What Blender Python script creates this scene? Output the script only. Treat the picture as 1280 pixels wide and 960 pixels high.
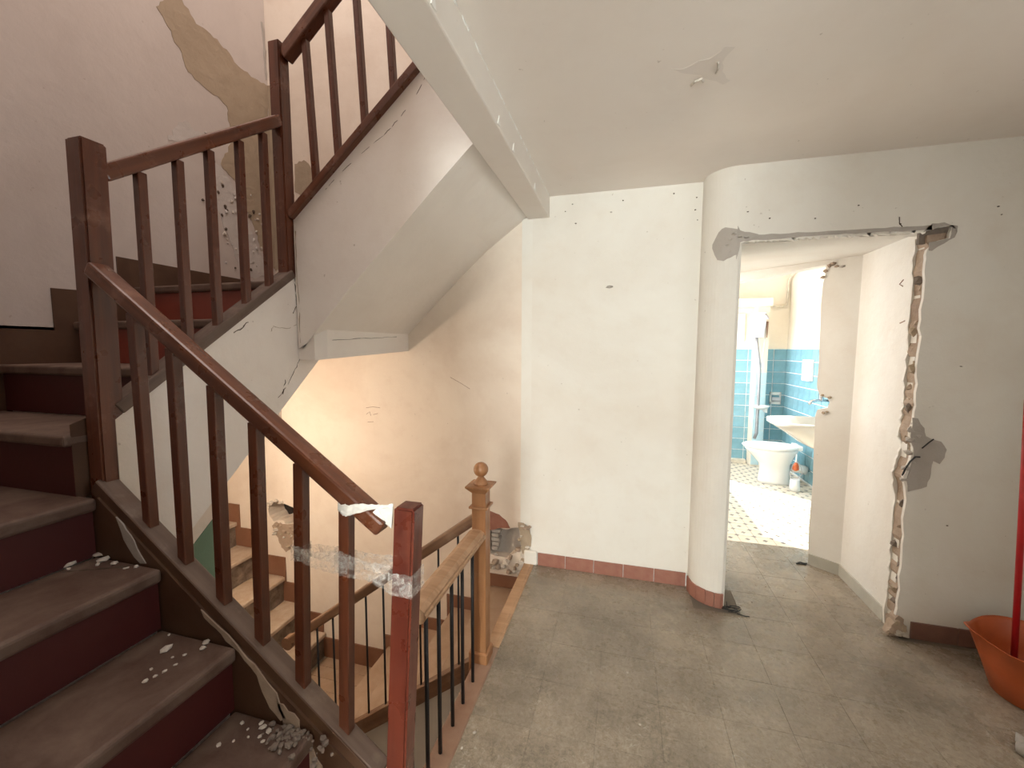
import bpy, bmesh, math, random
from mathutils import Vector, Matrix, noise
random.seed(7)
R = math.radians
for o in list(bpy.data.objects): bpy.data.objects.remove(o)
S = bpy.context.scene
COL = S.collection

# ------------------------------------------------------------------ camera
cam_d = bpy.data.cameras.new('camera'); cam = bpy.data.objects.new('camera', cam_d); COL.objects.link(cam)
cam_d.sensor_fit = 'HORIZONTAL'; cam_d.sensor_width = 36.0
cam_d.lens = 511.8 / 1280 * 36.0
cam_d.clip_start = 0.02; cam_d.clip_end = 60
yaw, pitch, roll = R(15.2455), R(-4.8108), R(0.2161)
fwd = Vector((-math.sin(yaw) * math.cos(pitch), math.cos(yaw) * math.cos(pitch), math.sin(pitch)))
rgt = Vector((math.cos(yaw), math.sin(yaw), 0)); upv = rgt.cross(fwd)
r2 = rgt * math.cos(roll) + upv * math.sin(roll); u2 = -rgt * math.sin(roll) + upv * math.cos(roll)
cam.matrix_world = Matrix(((r2.x, u2.x, -fwd.x, 0), (r2.y, u2.y, -fwd.y, 0), (r2.z, u2.z, -fwd.z, 1.5), (0, 0, 0, 1)))
S.camera = cam

# ------------------------------------------------------------------ world, lights, exposure
w = bpy.data.worlds.new('world'); S.world = w; w.use_nodes = True
w.node_tree.nodes['Background'].inputs[0].default_value = (0.86, 0.93, 1.0, 1)
w.node_tree.nodes['Background'].inputs[1].default_value = 3.0
S.view_settings.view_transform = 'Standard'; S.view_settings.look = 'None'
S.view_settings.gamma = 1; S.view_settings.exposure = 0.12
S.view_settings.use_curve_mapping = False

def area(name, loc, direction, sx, sy, power, col):
    d = bpy.data.lights.new(name, 'AREA'); d.shape = 'RECTANGLE'; d.size = sx; d.size_y = sy
    d.energy = power; d.color = col
    o = bpy.data.objects.new(name, d); COL.objects.link(o); o.location = loc
    o.rotation_euler = Vector(direction).to_track_quat('-Z', 'Y').to_euler()
    return o
# daylight at the window behind the camera, daylight down the stairwell, daylight in the bathroom window
area('daylight_hall_window', (-0.15, -3.92, 1.55), (0, 1, 0.16), 0.75, 1.5, 205, (0.95, 1.0, 0.965))
area('daylight_stairwell_skylight', (-1.5, 1.3, 5.1), (0, 0, -1), 1.9, 2.3, 50, (1.0, 0.88, 0.81))
area('daylight_bathroom_window', (0.52, 5.0, 1.55), (1, -0.25, -0.15), 1.3, 1.3, 40, (0.97, 0.99, 1.0))
area('daylight_added_room', (-0.30, 3.35, 1.60), (1, 0.0, -0.40), 0.8, 1.5, 27, (1.0, 0.92, 0.85))  # soft daylight lamp inside the added side room
area('added_right_fill', (2.42, 0.55, 1.65), (-1, 0.15, -0.05), 0.9, 1.0, 9, (1.0, 0.97, 0.92))  # added fill lamp to brighten the white stair sides
sun_d = bpy.data.lights.new('sun', 'SUN'); sun_d.energy = 15; sun_d.angle = R(0.7); sun_d.color = (1, 0.95, 0.86)
sun = bpy.data.objects.new('sun', sun_d); COL.objects.link(sun)
sun.rotation_euler = Vector((0.52, -0.42, -0.62)).to_track_quat('-Z', 'Y').to_euler()

# ------------------------------------------------------------------ materials
def new_mat(name):
    m = bpy.data.materials.new(name); m.use_nodes = True
    nt = m.node_tree; b = nt.nodes['Principled BSDF']
    return m, nt, b
def N(nt, kind, **kw):
    n = nt.nodes.new(kind)
    for k, v in kw.items():
        if k.startswith('i_'): n.inputs[k[2:].replace('_', ' ')].default_value = v
        else: setattr(n, k, v)
    return n
def ramp(nt, fac, stops):
    r = N(nt, 'ShaderNodeValToRGB'); e = r.color_ramp.elements
    while len(e) < len(stops): e.new(0.5)
    for i, (p, c) in enumerate(stops):
        e[i].position = p; e[i].color = (*c, 1) if len(c) == 3 else c
    nt.links.new(fac, r.inputs[0]); return r
def coords(nt, scale=(1, 1, 1), kind='Object', loc=(0, 0, 0)):
    t = N(nt, 'ShaderNodeTexCoord'); mp = N(nt, 'ShaderNodeMapping')
    mp.inputs['Scale'].default_value = scale; mp.inputs['Location'].default_value = loc
    nt.links.new(t.outputs[kind], mp.inputs[0]); return mp.outputs[0]
def noise_tex(nt, vec, scale, detail=4, rough=0.5, dist=0.0):
    n = N(nt, 'ShaderNodeTexNoise'); n.inputs['Scale'].default_value = scale
    n.inputs['Detail'].default_value = detail; n.inputs['Roughness'].default_value = rough
    n.inputs['Distortion'].default_value = dist
    nt.links.new(vec, n.inputs['Vector']); return n.outputs['Fac']
def mixc(nt, fac, a, b, mode='MIX'):
    m = N(nt, 'ShaderNodeMix', data_type='RGBA', blend_type=mode)
    for i, v in ((0, fac), (6, a), (7, b)):
        if isinstance(v, (int, float)): m.inputs[i].default_value = v
        elif isinstance(v, tuple): m.inputs[i].default_value = (*v, 1)
        else: nt.links.new(v, m.inputs[i])
    return m.outputs[2]
def bump(nt, b, h, strength=0.3, dist=0.01):
    n = N(nt, 'ShaderNodeBump'); n.inputs['Strength'].default_value = strength
    n.inputs['Distance'].default_value = dist
    nt.links.new(h, n.inputs['Height']); nt.links.new(n.outputs[0], b.inputs['Normal'])

def plaster(name, base, stain, amount=0.5, speck=(0.35, 0.28, 0.22), rough=0.75, bstr=0.25):
    m, nt, b = new_mat(name); v = coords(nt)
    f1 = ramp(nt, noise_tex(nt, v, 1.3, 6, 0.6, 0.6), [(0.42, (0, 0, 0)), (0.72, (1, 1, 1))]).outputs[0]
    f2 = ramp(nt, noise_tex(nt, v, 7, 5, 0.65), [(0.50, (0, 0, 0)), (0.78, (1, 1, 1))]).outputs[0]
    a = N(nt, 'ShaderNodeMath', operation='MULTIPLY'); a.inputs[1].default_value = amount
    nt.links.new(f1, a.inputs[0])
    c = mixc(nt, a.outputs[0], base, stain)
    a2 = N(nt, 'ShaderNodeMath', operation='MULTIPLY'); a2.inputs[1].default_value = amount * 0.5
    nt.links.new(f2, a2.inputs[0])
    c = mixc(nt, a2.outputs[0], c, stain)
    sp = ramp(nt, noise_tex(nt, v, 38, 2, 0.4), [(0.765, (0, 0, 0)), (0.80, (1, 1, 1))]).outputs[0]
    a3 = N(nt, 'ShaderNodeMath', operation='MULTIPLY'); a3.inputs[1].default_value = 0.45
    nt.links.new(sp, a3.inputs[0])
    c = mixc(nt, a3.outputs[0], c, speck)
    nt.links.new(c, b.inputs['Base Color']); b.inputs['Roughness'].default_value = rough
    bump(nt, b, noise_tex(nt, v, 11, 8, 0.62), bstr, 0.012)
    return m
def wood(name, dark, light, axis, rough=0.3, coat=0.3, wear=(0.45, 0.25, 0.18), wamt=0.5, sc=1.0):
    m, nt, b = new_mat(name)
    s = [26 * sc] * 3; s[axis] = 1.6 * sc
    v = coords(nt, tuple(s)); vo = coords(nt)
    g = noise_tex(nt, v, 1.0, 6, 0.6, 0.9)
    c = ramp(nt, g, [(0.30, dark), (0.70, light)]).outputs[0]
    wv = ramp(nt, noise_tex(nt, vo, 9, 7, 0.7), [(0.55, (0, 0, 0)), (0.85, (1, 1, 1))]).outputs[0]
    a = N(nt, 'ShaderNodeMath', operation='MULTIPLY'); a.inputs[1].default_value = wamt
    nt.links.new(wv, a.inputs[0])
    nt.links.new(mixc(nt, a.outputs[0], c, wear), b.inputs['Base Color'])
    rr = ramp(nt, noise_tex(nt, vo, 14, 4), [(0.3, (rough * 0.8,) * 3), (0.7, (min(1, rough * 1.6),) * 3)]).outputs[0]
    nt.links.new(rr, b.inputs['Roughness'])
    b.inputs['Coat Weight'].default_value = coat; b.inputs['Coat Roughness'].default_value = 0.2
    bump(nt, b, g, 0.18, 0.003)
    return m
def plain(name, col, rough=0.5, metal=0.0, var=0.12, sc=20, bstr=0.1, spec=0.5):
    m, nt, b = new_mat(name); v = coords(nt)
    f = noise_tex(nt, v, sc, 5, 0.6)
    d = tuple(max(0, c * (1 - var * 2)) for c in col); l = tuple(min(1, c * (1 + var)) for c in col)
    nt.links.new(ramp(nt, f, [(0.3, d), (0.7, l)]).outputs[0], b.inputs['Base Color'])
    b.inputs['Roughness'].default_value = rough; b.inputs['Metallic'].default_value = metal
    b.inputs['Specular IOR Level'].default_value = spec
    bump(nt, b, f, bstr, 0.004)
    return m
def dusty(name, base, dust, amt=0.5, rough=0.7, sc=6):
    m, nt, b = new_mat(name); v = coords(nt)
    f = ramp(nt, noise_tex(nt, v, sc, 8, 0.65, 0.4), [(0.35, (0, 0, 0)), (0.68, (1, 1, 1))]).outputs[0]
    a = N(nt, 'ShaderNodeMath', operation='MULTIPLY'); a.inputs[1].default_value = amt
    nt.links.new(f, a.inputs[0])
    c = mixc(nt, a.outputs[0], base, dust)
    nt.links.new(c, b.inputs['Base Color']); b.inputs['Roughness'].default_value = rough
    bump(nt, b, noise_tex(nt, v, 40, 6, 0.6), 0.25, 0.004)
    return m
def vinyl():
    m, nt, b = new_mat('grey_vinyl_tile'); v = coords(nt)
    oi = N(nt, 'ShaderNodeObjectInfo')
    add = N(nt, 'ShaderNodeVectorMath', operation='ADD'); sc = N(nt, 'ShaderNodeVectorMath', operation='SCALE')
    sc.inputs['Scale'].default_value = 1.0; nt.links.new(oi.outputs['Location'], sc.inputs[0])
    nt.links.new(v, add.inputs[0]); nt.links.new(sc.outputs[0], add.inputs[1]); v = add.outputs[0]
    f = noise_tex(nt, v, 60, 8, 0.8, 0.6)
    c = ramp(nt, f, [(0.36, (0.200, 0.164, 0.126)), (0.50, (0.305, 0.258, 0.205)), (0.66, (0.42, 0.365, 0.295))]).outputs[0]
    big = ramp(nt, noise_tex(nt, v, 2.6, 5, 0.6), [(0.38, (0.72, 0.70, 0.66)), (0.66, (1.08, 1.05, 1.0))]).outputs[0]
    c = mixc(nt, 1.0, c, big, 'MULTIPLY')
    # long pale scratches and short dark scuffs
    wv = N(nt, 'ShaderNodeTexWave'); wv.inputs['Scale'].default_value = 2.3
    wv.inputs['Distortion'].default_value = 26; wv.inputs['Detail'].default_value = 3; wv.inputs['Detail Scale'].default_value = 3.5
    nt.links.new(v, wv.inputs['Vector'])
    s1 = ramp(nt, wv.outputs['Fac'], [(0.986, (0, 0, 0)), (0.999, (1, 1, 1))]).outputs[0]
    s2 = ramp(nt, noise_tex(nt, v, 5, 3), [(0.5, (0, 0, 0)), (0.62, (0.55, 0.55, 0.55))]).outputs[0]
    c = mixc(nt, mixc(nt, 1.0, s1, s2, 'MULTIPLY'), c, (0.55, 0.50, 0.42))
    rnd = N(nt, 'ShaderNodeMapRange'); rnd.inputs[3].default_value = 0.96; rnd.inputs[4].default_value = 1.03
    nt.links.new(oi.outputs['Random'], rnd.inputs[0])
    hs = N(nt, 'ShaderNodeHueSaturation'); nt.links.new(rnd.outputs[0], hs.inputs['Value']); nt.links.new(c, hs.inputs['Color'])
    nt.links.new(hs.outputs[0], b.inputs['Base Color'])
    rr = ramp(nt, noise_tex(nt, v, 9, 6, 0.7), [(0.3, (0.20,) * 3), (0.7, (0.36,) * 3)]).outputs[0]
    nt.links.new(rr, b.inputs['Roughness']); bump(nt, b, f, 0.12, 0.002)
    return m
M = dict(
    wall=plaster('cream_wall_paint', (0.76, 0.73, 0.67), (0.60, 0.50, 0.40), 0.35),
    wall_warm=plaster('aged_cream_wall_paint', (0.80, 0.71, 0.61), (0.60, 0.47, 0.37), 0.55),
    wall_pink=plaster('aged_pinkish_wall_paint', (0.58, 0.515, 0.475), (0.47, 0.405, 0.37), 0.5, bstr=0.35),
    ceiling=plaster('ceiling_paint', (0.84, 0.78, 0.72), (0.74, 0.66, 0.59), 0.4, bstr=0.12, rough=0.7),
    white=plaster('white_limewash', (0.86, 0.81, 0.755), (0.68, 0.59, 0.51), 0.40),
    ceiling_scar=plaster('ceiling_scar_plaster', (0.76, 0.70, 0.645), (0.66, 0.59, 0.53), 0.5),
    soffit=plaster('soffit_paint', (0.84, 0.79, 0.73), (0.70, 0.63, 0.56), 0.35, bstr=0.15),
    tan=plaster('exposed_tan_plaster', (0.41, 0.325, 0.235), (0.27, 0.20, 0.135), 0.7, bstr=0.8, rough=0.95),
    greyplaster=plaster('grey_patch_plaster', (0.44, 0.40, 0.36), (0.30, 0.26, 0.22), 0.7, bstr=0.8, rough=0.95),
    rubble=plaster('broken_masonry', (0.44, 0.34, 0.26), (0.17, 0.10, 0.06), 0.9, bstr=1.0, rough=0.95),
    darkhole=plain('dark_cavity', (0.03, 0.022, 0.018), 0.95, var=0.4),
    rubble_dark=plaster('dark_rubble', (0.22, 0.18, 0.15), (0.10, 0.07, 0.05), 0.9, bstr=1.0, rough=0.95),
    flakewhite=plain('white_paint_flake', (0.92, 0.90, 0.86), 0.8, var=0.03),
    crack=plain('crack_shadow', (0.10, 0.07, 0.05), 0.95),
    green=plaster('green_dado_paint', (0.16, 0.25, 0.17), (0.10, 0.15, 0.10), 0.5),
    red_x=wood('red_varnished_wood_x', (0.070, 0.020, 0.009), (0.165, 0.052, 0.021), 0, 0.27, 0.3),
    red_z=wood('red_varnished_wood_z', (0.065, 0.018, 0.008), (0.155, 0.044, 0.018), 2, 0.30, 0.25),
    bright_z=wood('bright_red_varnished_wood', (0.080, 0.014, 0.008), (0.155, 0.034, 0.017), 2, 0.28, 0.35, wamt=0.15),
    cap_x=wood('worn_brown_cap_paint', (0.095, 0.060, 0.045), (0.165, 0.112, 0.085), 0, 0.5, 0.1, wear=(0.33, 0.26, 0.21), wamt=0.6),
    oak_x=wood('light_brown_wood_x', (0.33, 0.185, 0.095), (0.50, 0.31, 0.18), 0, 0.45, 0.1, wear=(0.55, 0.40, 0.27)),
    oak_z=wood('light_brown_wood_z', (0.27, 0.115, 0.045), (0.42, 0.20, 0.085), 2, 0.4, 0.15, wear=(0.50, 0.33, 0.2)),
    brown_x=wood('dark_brown_wood_x', (0.125, 0.058, 0.028), (0.22, 0.115, 0.060), 0, 0.45, 0.1, wear=(0.35, 0.24, 0.16)),
    skirt=dusty('dark_brown_skirting_paint', (0.070, 0.030, 0.014), (0.12, 0.065, 0.035), 0.6, 0.55, 4),
    skirt_low=dusty('red_brown_skirting_paint', (0.20, 0.085, 0.045), (0.27, 0.14, 0.085), 0.6, 0.55, 4),
    tread=dusty('dusty_tread', (0.080, 0.040, 0.027), (0.185, 0.128, 0.096), 0.8, 0.6, 7),
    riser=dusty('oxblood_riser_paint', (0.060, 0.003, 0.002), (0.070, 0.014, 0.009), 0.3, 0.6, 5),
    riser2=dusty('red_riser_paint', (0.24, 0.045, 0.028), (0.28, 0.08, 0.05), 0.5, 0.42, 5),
    tread_low=dusty('pale_worn_tread', (0.42, 0.30, 0.21), (0.60, 0.50, 0.40), 0.7, 0.6, 9),
    riser_low=dusty('marbled_worn_riser', (0.11, 0.075, 0.05), (0.34, 0.27, 0.21), 0.8, 0.7, 14),
    boards=dusty('brown_floor_boards', (0.34, 0.22, 0.14), (0.50, 0.37, 0.27), 0.6, 0.5, 5),
    curb=dusty('brown_edge_paint', (0.25, 0.135, 0.085), (0.36, 0.24, 0.17), 0.7, 0.6, 8),
    iron=plain('black_iron', (0.018, 0.016, 0.018), 0.45, 0.3),
    terracotta=dusty('terracotta_skirting_tile', (0.27, 0.105, 0.070), (0.38, 0.19, 0.14), 0.7, 0.45, 10),
    darkterra=dusty('dark_terracotta_skirting_tile', (0.18, 0.085, 0.060), (0.24, 0.13, 0.10), 0.7, 0.45, 10),
    greyskirt=dusty('grey_green_skirting', (0.40, 0.38, 0.32), (0.50, 0.47, 0.40), 0.7, 0.6, 8),
    screed=dusty('floor_screed', (0.16, 0.13, 0.10), (0.22, 0.18, 0.14), 0.6, 0.9, 12),
    vinyl=vinyl(),
    chip=plain('plaster_chip', (0.62, 0.56, 0.49), 0.95, var=0.15, sc=60, bstr=0.5),
    bathwall=plaster('bathroom_cream_paint', (0.82, 0.75, 0.64), (0.72, 0.60, 0.45), 0.3),
    bluetile=plain('blue_glazed_tile', (0.22, 0.43, 0.52), 0.15, var=0.10, sc=8, bstr=0.02),
    grout=plain('pale_grout', (0.85, 0.88, 0.88), 0.9),
    floortile=plain('cream_floor_tile', (0.74, 0.66, 0.54), 0.4, var=0.08, sc=9),
    dot=plain('grey_tile_dot', (0.22, 0.20, 0.18), 0.4),
    ceramic=plain('white_ceramic', (0.80, 0.80, 0.78), 0.12, var=0.03, sc=3, bstr=0.0),
    steel=plain('grey_metal_pipe', (0.38, 0.38, 0.40), 0.35, 0.6),
    chrome=plain('chrome', (0.55, 0.55, 0.57), 0.2, 1.0),
    pipe=plain('cream_painted_pipe', (0.72, 0.66, 0.55), 0.5),
    greyplastic=plain('pale_grey_plastic', (0.55, 0.55, 0.58), 0.4, var=0.05),
    whiteplastic=plain('white_plastic', (0.78, 0.78, 0.76), 0.4, var=0.04),
    orange=plain('orange_plastic', (0.46, 0.095, 0.022), 0.42, var=0.10, sc=7, bstr=0.05),
    redplastic=plain('red_plastic', (0.48, 0.015, 0.020), 0.35, var=0.08),
    cable=plain('black_cable', (0.02, 0.018, 0.016), 0.5),
    cloth=plain('white_cloth', (0.80, 0.77, 0.72), 0.9, var=0.06, sc=60, bstr=0.4),
    bulb=plain('bulb_socket', (0.5, 0.5, 0.48), 0.4),
)
def tape_mat():
    m, nt, b = new_mat('clear_packing_tape'); v = coords(nt)
    b.inputs['Base Color'].default_value = (0.92, 0.86, 0.80, 1); b.inputs['Roughness'].default_value = 0.12
    b.inputs['Specular IOR Level'].default_value = 0.9
    f = ramp(nt, noise_tex(nt, v, 38, 6, 0.7, 1.5), [(0.42, (0.05,) * 3), (0.74, (0.50,) * 3)]).outputs[0]
    nt.links.new(f, b.inputs['Alpha']); bump(nt, b, noise_tex(nt, v, 60, 4, 0.7, 1.0), 1.0, 0.01)
    return m
M['tape'] = tape_mat()
def glass_mat():
    m, nt, b = new_mat('window_glass'); b.inputs['Base Color'].default_value = (1, 1, 1, 1)
    b.inputs['Alpha'].default_value = 0.15; b.inputs['Roughness'].default_value = 0.05
    return m
M['glass'] = glass_mat()
def lamp_mat():
    m, nt, b = new_mat('lit_bulb'); b.inputs['Emission Color'].default_value = (1, 0.72, 0.42, 1)
    b.inputs['Emission Strength'].default_value = 30; return m
M['lit'] = lamp_mat()

# ------------------------------------------------------------------ helpers
ORG = {}
def org(o): return ORG.get(o.name, Vector((0, 0, 0))) if o else Vector((0, 0, 0))
def empty(name, loc, label, cat, group=None):
    o = bpy.data.objects.new(name, None); COL.objects.link(o); o.location = loc; o.empty_display_size = 0.1
    ORG[o.name] = Vector(loc); tag(o, label, cat, group); return o
def tag(o, label=None, cat=None, group=None, kind=None):
    for k, v in (('label', label), ('category', cat), ('group', group), ('kind', kind)):
        if v: o[k] = v
    return o
def build(name, bm, mat, parent=None, origin=None, smooth=False, kind=None):
    bmesh.ops.recalc_face_normals(bm, faces=bm.faces)
    if origin is None:
        xs = [v.co for v in bm.verts]
        origin = Vector(((min(v.x for v in xs) + max(v.x for v in xs)) / 2, (min(v.y for v in xs) + max(v.y for v in xs)) / 2, min(v.z for v in xs)))
    origin = Vector(origin); bmesh.ops.translate(bm, verts=bm.verts, vec=-origin)
    me = bpy.data.meshes.new(name); bm.to_mesh(me); bm.free()
    if smooth:
        for p in me.polygons: p.use_smooth = True
    me.materials.append(M[mat] if isinstance(mat, str) else mat)
    o = bpy.data.objects.new(name, me); COL.objects.link(o)
    o.parent = parent; o.location = origin - org(parent); ORG[o.name] = origin
    if kind: o['kind'] = kind
    return o
def struct(name, bm, mat, parent=None, **kw):
    o = build(name, bm, mat, parent, origin=kw.pop('origin', (0, 0, 0) if parent is None else None), **kw)
    if parent is None: o['kind'] = 'structure'
    return o
def B(): return bmesh.new()
def hexa(bm, p):
    v = [bm.verts.new(q) for q in p]
    for f in ((0, 3, 2, 1), (4, 5, 6, 7), (0, 1, 5, 4), (1, 2, 6, 5), (2, 3, 7, 6), (3, 0, 4, 7)): bm.faces.new([v[i] for i in f])
    return v
def box(bm, x0, x1, y0, y1, z0, z1, bev=0.0, seg=1):
    if bev:
        t = bmesh.new(); hexa(t, [(x0, y0, z0), (x1, y0, z0), (x1, y1, z0), (x0, y1, z0), (x0, y0, z1), (x1, y0, z1), (x1, y1, z1), (x0, y1, z1)])
        bmesh.ops.bevel(t, geom=t.edges[:], offset=bev, segments=seg, affect='EDGES', profile=0.5)
        me = bpy.data.meshes.new('t'); t.to_mesh(me); t.free(); bm.from_mesh(me); bpy.data.meshes.remove(me)
    else:
        hexa(bm, [(x0, y0, z0), (x1, y0, z0), (x1, y1, z0), (x0, y1, z0), (x0, y0, z1), (x1, y0, z1), (x1, y1, z1), (x0, y1, z1)])
    return bm
def prism(bm, pts, vec):
    """polygon (3D points) extruded along vec; concave safe"""
    vec = Vector(vec)
    a = [bm.verts.new(p) for p in pts]; b = [bm.verts.new(Vector(p) + vec) for p in pts]
    f1 = bm.faces.new(a); f2 = bm.faces.new(list(reversed(b))); n = len(a)
    for i in range(n): bm.faces.new((a[i], a[(i + 1) % n], b[(i + 1) % n], b[i]))
    f1.normal_update(); f2.normal_update()
    bmesh.ops.triangulate(bm, faces=[f1, f2], ngon_method='EAR_CLIP'); return bm
def XZ(pts, y): return [(x, y, z) for x, z in pts]
def YZ(pts, x): return [(x, y, z) for y, z in pts]
def XY(pts, z): return [(x, y, z) for x, y in pts]
def tube(bm, pts, r, seg=10, cap=True):
    pts = [Vector(p) for p in pts]; rs = r if isinstance(r, (list, tuple)) else [r] * len(pts)
    rings = []; prev = None
    for i, p in enumerate(pts):
        d = (pts[min(i + 1, len(pts) - 1)] - pts[max(i - 1, 0)]).normalized()
        if prev is None:
            a = Vector((0, 0, 1)) if abs(d.z) < 0.9 else Vector((1, 0, 0)); n = d.cross(a).normalized()
        else: n = (prev - d * prev.dot(d)).normalized()
        prev = n; m = d.cross(n)
        rings.append([bm.verts.new(p + (n * math.cos(2 * math.pi * k / seg) + m * math.sin(2 * math.pi * k / seg)) * rs[i]) for k in range(seg)])
    for a, b in zip(rings, rings[1:]):
        for k in range(seg): bm.faces.new((a[k], a[(k + 1) % seg], b[(k + 1) % seg], b[k]))
    if cap: bm.faces.new(rings[0][::-1]); bm.faces.new(rings[-1])
    return bm
def lathe(bm, prof, c=(0, 0, 0), seg=24, sx=1.0, sy=1.0):
    c = Vector(c); rings = []
    for r, z in prof:
        rings.append([bm.verts.new(c + Vector((max(r, 1e-4) * sx * math.cos(2 * math.pi * k / seg), max(r, 1e-4) * sy * math.sin(2 * math.pi * k / seg), z))) for k in range(seg)])
    for a, b in zip(rings, rings[1:]):
        for k in range(seg): bm.faces.new((a[k], a[(k + 1) % seg], b[(k + 1) % seg], b[k]))
    bm.faces.new(rings[0][::-1]); bm.faces.new(rings[-1]); return bm
def beam(name, p0, p1, w, h, mat, parent=None, side=(0, 1, 0), bev=0.004):
    """square-section bar from p0 to p1 (centre line); local x runs along it"""
    p0 = Vector(p0); p1 = Vector(p1); d = p1 - p0; L = d.length; ux = d.normalized()
    sd = Vector(side); uy = (sd - ux * sd.dot(ux)).normalized(); uz = ux.cross(uy)
    bm = B(); box(bm, 0, L, -w / 2, w / 2, -h / 2, h / 2, bev, 2)
    me = bpy.data.meshes.new(name); bm.to_mesh(me); bm.free(); me.materials.append(M[mat])
    o = bpy.data.objects.new(name, me); COL.objects.link(o); o.parent = parent
    o.matrix_local = Matrix.Translation(p0 - org(parent)) @ Matrix((ux, uy, uz)).transposed().to_4x4()
    ORG[o.name] = p0; return o
def post(name, bot, top, w, d, mat, parent, botf=None, bev=0.003, seg=1):
    """near-vertical square post; botf(x,y)->z gives a sloped bottom"""
    bx, by, bz = bot; tx, ty, tz = top; p = []
    for (cx, cy, cz, isb) in ((bx, by, bz, 1), (tx, ty, tz, 0)):
        for sx, sy in ((-1, -1), (1, -1), (1, 1), (-1, 1)):
            x = cx + sx * w / 2; y = cy + sy * d / 2
            p.append((x, y, botf(x, y) if (isb and botf) else cz))
    t = B(); hexa(t, p)
    bmesh.ops.bevel(t, geom=t.edges[:], offset=bev, segments=seg, affect='EDGES')
    return build(name, t, mat, parent, origin=(bx, by, bz))
def jag(pts, amp=0.012, sub=3, seed=0):
    """adds ragged points along a closed outline"""
    rnd = random.Random(seed); out = []
    n = len(pts)
    for i in range(n):
        a = Vector(pts[i]); b = Vector(pts[(i + 1) % n]); L = (b - a).length
        k = max(1, min(sub, int(L / 0.02)))
        nrm = Vector((-(b - a).y, (b - a).x)).normalized() if L > 0 else Vector((0, 0))
        for j in range(k):
            t = j / k; q = a.lerp(b, t)
            if j: q = q + nrm * rnd.uniform(-amp, amp) * min(1, L / 0.06)
            out.append((q.x, q.y))
    return out
def cut(o, cutter_bm):
    """real boolean hole baked into the mesh; the cutter is removed again"""
    bmesh.ops.recalc_face_normals(cutter_bm, faces=cutter_bm.faces)
    me = bpy.data.meshes.new('c'); cutter_bm.to_mesh(me); cutter_bm.free()
    me.materials.append(M['rubble'])
    c = bpy.data.objects.new('c', me); COL.objects.link(c)
    md = o.modifiers.new('b', 'BOOLEAN'); md.operation = 'DIFFERENCE'; md.object = c; md.solver = 'EXACT'
    bpy.context.view_layer.update()
    dg = bpy.context.evaluated_depsgraph_get()
    nm = bpy.data.meshes.new_from_object(o.evaluated_get(dg)); o.modifiers.clear()
    o.data = nm; bpy.data.objects.remove(c); bpy.data.meshes.remove(me)
def chunk(bm, c, r, seed, flat=0.6):
    rnd = random.Random(seed); t = bmesh.new(); bmesh.ops.create_icosphere(t, subdivisions=1, radius=1)
    sx, sy, sz = r * rnd.uniform(0.7, 1.3), r * rnd.uniform(0.7, 1.3), r * flat * rnd.uniform(0.7, 1.2); a = rnd.uniform(0, 6.28)
    for v in t.verts:
        k = rnd.uniform(0.7, 1.15); x, y, z = v.co.x * sx * k, v.co.y * sy * k, v.co.z * sz * k
        v.co = Vector((c[0] + x * math.cos(a) - y * math.sin(a), c[1] + x * math.sin(a) + y * math.cos(a), c[2] + z))
    me = bpy.data.meshes.new('t'); t.to_mesh(me); t.free(); bm.from_mesh(me); bpy.data.meshes.remove(me); return bm
def crackline(name, pts, r, parent, mat='crack'):
    """thin crack: jagged strip following 3D points"""
    rnd = random.Random(len(pts) * 7 + int(abs(pts[0][2]) * 100)); P = []
    for a, b in zip(pts, pts[1:]):
        a = Vector(a); b = Vector(b)
        for j in range(4):
            q = a.lerp(b, j / 4); q += Vector((rnd.uniform(-1, 1), rnd.uniform(-1, 1), rnd.uniform(-1, 1))) * 0.003; P.append(q)
    P.append(Vector(pts[-1]))
    rs = [r * (0.4 + 0.9 * rnd.random()) for _ in P]
    return build(name, tube(B(), P, rs, 5), mat, parent)

# ------------------------------------------------------------------ structure: floor
YB = 2.715; YD = 2.515; ZC = 2.485
bm = B(); box(bm, -0.57, 2.3, -4.1, 2.74, -0.26, -0.003)
box(bm, 0.40, 1.62, 2.74, 3.474, -0.26, -0.003)
floor = struct('floor', bm, 'screed')
def tile_mesh(s, t, bev, name, mat):
    b_ = B(); box(b_, -s / 2, s / 2, -s / 2, s / 2, 0, t, bev); me = bpy.data.meshes.new(name); b_.to_mesh(me); b_.free(); me.materials.append(M[mat]); return me
tme = tile_mesh(0.2493, 0.004, 0.0004, 'floor_tile', 'vinyl')
for i in range(11):
    for j in range(11):
        x = -0.445 + 0.25 * i; y = 0.099 + 0.25 * j
        if y > 2.5 and x > 0.5 and not (0.6 < x < 1.4): continue
        o = bpy.data.objects.new('floor_tile', tme); COL.objects.link(o); o.parent = floor
        o.location = (x, y, -0.004 + random.uniform(-0.0003, 0.0003))
for i in range(4, 8):
    for j in range(11, 14):
        o = bpy.data.objects.new('floor_tile', tme); COL.objects.link(o); o.parent = floor
        o.location = (-0.445 + 0.25 * i, 0.099 + 0.25 * j, -0.004)

# landing edge: wooden nosing, painted curb, fascia and plaster slab side
bm = B(); box(bm, -0.642, -0.57, 1.86, 2.72, -0.03, 0.004, 0.004); box(bm, -0.598, -0.586, 1.9, 2.7, 0.003, 0.006, 0.001)
struct('edge_strip', bm, 'oak_x', floor)
struct('edge_curb', box(B(), -0.66, -0.57, 0.99, 1.86, -0.20, 0.0035, 0.006), 'curb', floor)
struct('landing_fascia', box(B(), -0.655, -0.57, 0.97, 1.80, -0.34, -0.20), 'white', floor)

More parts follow.
